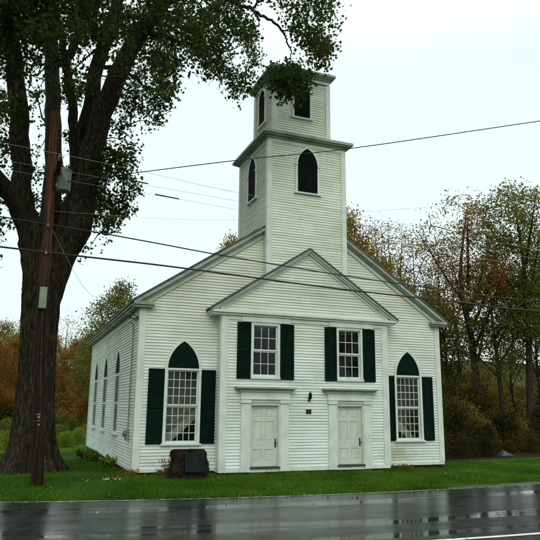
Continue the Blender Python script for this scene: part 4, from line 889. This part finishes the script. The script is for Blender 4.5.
def wire(name,pts,r,m,label,cat='cable',group=None,twist=0,n=70):
    P,_=densify(pts,[1]*len(pts),int(n/ (len(pts)-1))); b=MB()
    if twist:
        t=np.arange(len(P)); L=np.concatenate([[0],np.cumsum(np.linalg.norm(np.diff(P,axis=0),axis=1))]); S_=np.linspace(0,L[-1],900); Q=np.stack([np.interp(S_,L,P[:,k]) for k in range(3)],1)
        for ph in (0,2.09,4.19): b.tube(Q+np.stack([0*S_,np.cos(S_*twist+ph)*r,np.sin(S_*twist+ph)*r],1),r*.8,5,cap=False)
    else: b.tube(P,r,6,cap=False)
    return tag(b.build(name,m,smooth=True),label,cat,group)
def ext(pts,x1,x0=None,sag=.0):       # continue a wire past the frame along its last slope
    a,b_=np.array(pts[-2]),np.array(pts[-1]); s=(b_-a)/(b_[0]-a[0]); out=list(pts)+[tuple(b_+s*(x1-b_[0]))]
    if x0 is not None: c,d=np.array(pts[0]),np.array(pts[1]); s=(d-c)/(d[0]-c[0]); out=[tuple(c+s*(x0-c[0]))]+out
    return out
w5=[(-14,-1.6,7.75),(-3.1,-1.6,7.13)]+[tuple(at(x,y,-1.6)) for x,y in ((150,242),(220,255),(340,275),(450,290.3),(540,301))]+[(30,-1.5,6.6),(45,-1.3,7.2)]
w6=[(-14,-1.6,6.6),(-3.1,-1.6,6.30)]+[tuple(at(x,y,-1.6)) for x,y in ((150,264),(220,273),(340,289),(450,301),(540,311))]+[(30,-1.5,6.1),(45,-1.3,6.6)]
wire('cable',w5,.020,M['cable'],'upper of the two thick black cables crossing the church front')
wire('cable',w6,.027,M['cable'],'lower of the two thick black cables crossing the church front')
a=np.array((-3.05,-1.4,8.47)); c=np.array([float(v) for v in at(540,121,-7)]); mid=at(350,148.5,a[1]+(c[1]-a[1])*.62)
wire('twisted_cable',[tuple(a),tuple(at(235,160.5,a[1]+(c[1]-a[1])*.38)),tuple(mid),tuple(c),tuple(c+(c-mid)*1.3)],.0085,M['cable'],'twisted cable rising across the tower to the right edge',twist=9)
for i,(y0,p,l) in enumerate([(-2.45,[(65,158),(220,189),(345,213)],'topmost of the thin pale wires passing before the tower'),(-1.15,[(65,167),(220,198),(345,222)],'middle thin pale wire passing before the tower'),(-.35,[(65,178),(220,206.5),(365,235)],'lowest of the thin pale wires passing before the tower')]):
    pts=[(-14,y0,9.5),(-2.96,y0,9.0)]+[tuple(at(x,y,y0)) for x,y in p[1:]]; wire('wire',ext(pts,45),.0045,M['thinwire'],l,'wire')
s0,s1=at(155,194.2,-.35),at(179,199,-.35); 
wire('wire_sleeve',[tuple(s0+(0,0,0)),tuple(s1)],.022,M['cable'],'short dark sleeve on a thin wire left of the tower','wire sleeve',n=6)
s0,s1=at(129,180,-1.15),at(148,183.6,-1.15); wire('wire_sleeve',[tuple(s0),tuple(s1)],.022,M['cable'],'short dark sleeve on a thin wire at the edge of the maple leaves','wire sleeve',n=6)
wire('wire',[(-3.06,-1.4,7.6),tuple(at(220,220,-2.6)),tuple(at(430,207,-6)),tuple(at(545,199,-8))],.003,M['thinwire'],'faint wire behind the tower level rising slightly to the right','wire')
wire('wire',[(-3.07,-1.5,7.2),tuple(at(88,292,-.6)),(-.23,.3,4.93)],.005,M['thinwire'],'service drop wire sloping from the pole to the front corner','wire')

# ---------------------------------------------------------------- light
wd=bpy.data.worlds.new('World'); S.world=wd; wd.use_nodes=True; nt=wd.node_tree; bg=nt.nodes['Background']
sky=N(nt,'ShaderNodeTexSky'); sky.sky_type='NISHITA'; sky.sun_disc=False; sky.sun_elevation=R(38); sky.sun_rotation=R(200); sky.dust_density=4; sky.air_density=1
cl=N(nt,'ShaderNodeTexNoise',Scale=1.6,Detail=4); tc=N(nt,'ShaderNodeTexCoord'); nt.links.new(tc.outputs['Generated'],cl.inputs['Vector'])
rc=ramp(nt,cl.outputs[0],[(.3,(.86,1.0,.98)),(.7,(.92,1.06,1.04))])
sc=N(nt,'ShaderNodeVectorMath',operation='SCALE'); nt.links.new(rc.outputs[0],sc.inputs[0]); sc.inputs['Scale'].default_value=7.9
mx=N(nt,'ShaderNodeMix',data_type='RGBA'); mx.inputs[0].default_value=.88; nt.links.new(sky.outputs[0],mx.inputs[6]); nt.links.new(sc.outputs[0],mx.inputs[7])
# overcast dome: brighter towards the zenith
sx_=N(nt,'ShaderNodeSeparateXYZ'); nt.links.new(tc.outputs['Generated'],sx_.inputs[0]); gr=N(nt,'ShaderNodeMapRange'); nt.links.new(sx_.outputs[2],gr.inputs[0]); gr.inputs[1].default_value=.5; gr.inputs[2].default_value=1; gr.inputs[3].default_value=.97; gr.inputs[4].default_value=2.5
s2=N(nt,'ShaderNodeVectorMath',operation='SCALE'); nt.links.new(mx.outputs[2],s2.inputs[0]); nt.links.new(gr.outputs[0],s2.inputs['Scale']); nt.links.new(s2.outputs[0],bg.inputs[0]); bg.inputs[1].default_value=.14
sl=bpy.data.lights.new('sun','SUN'); sl.energy=.6; sl.angle=R(25); sl.color=(1,.97,.92); so=bpy.data.objects.new('sun',sl); COL.objects.link(so)
so.rotation_euler=(R(52),0,R(-20)); so.location=(0,-10,30)
S.view_settings.view_transform='Standard'; S.view_settings.look='None'; S.view_settings.exposure=0; S.view_settings.gamma=1; S.view_settings.use_curve_mapping=False
S.render.engine='CYCLES'; S.cycles.use_denoising=True; S.cycles.max_bounces=8; S.cycles.transparent_max_bounces=12; S.cycles.sample_clamp_indirect=5
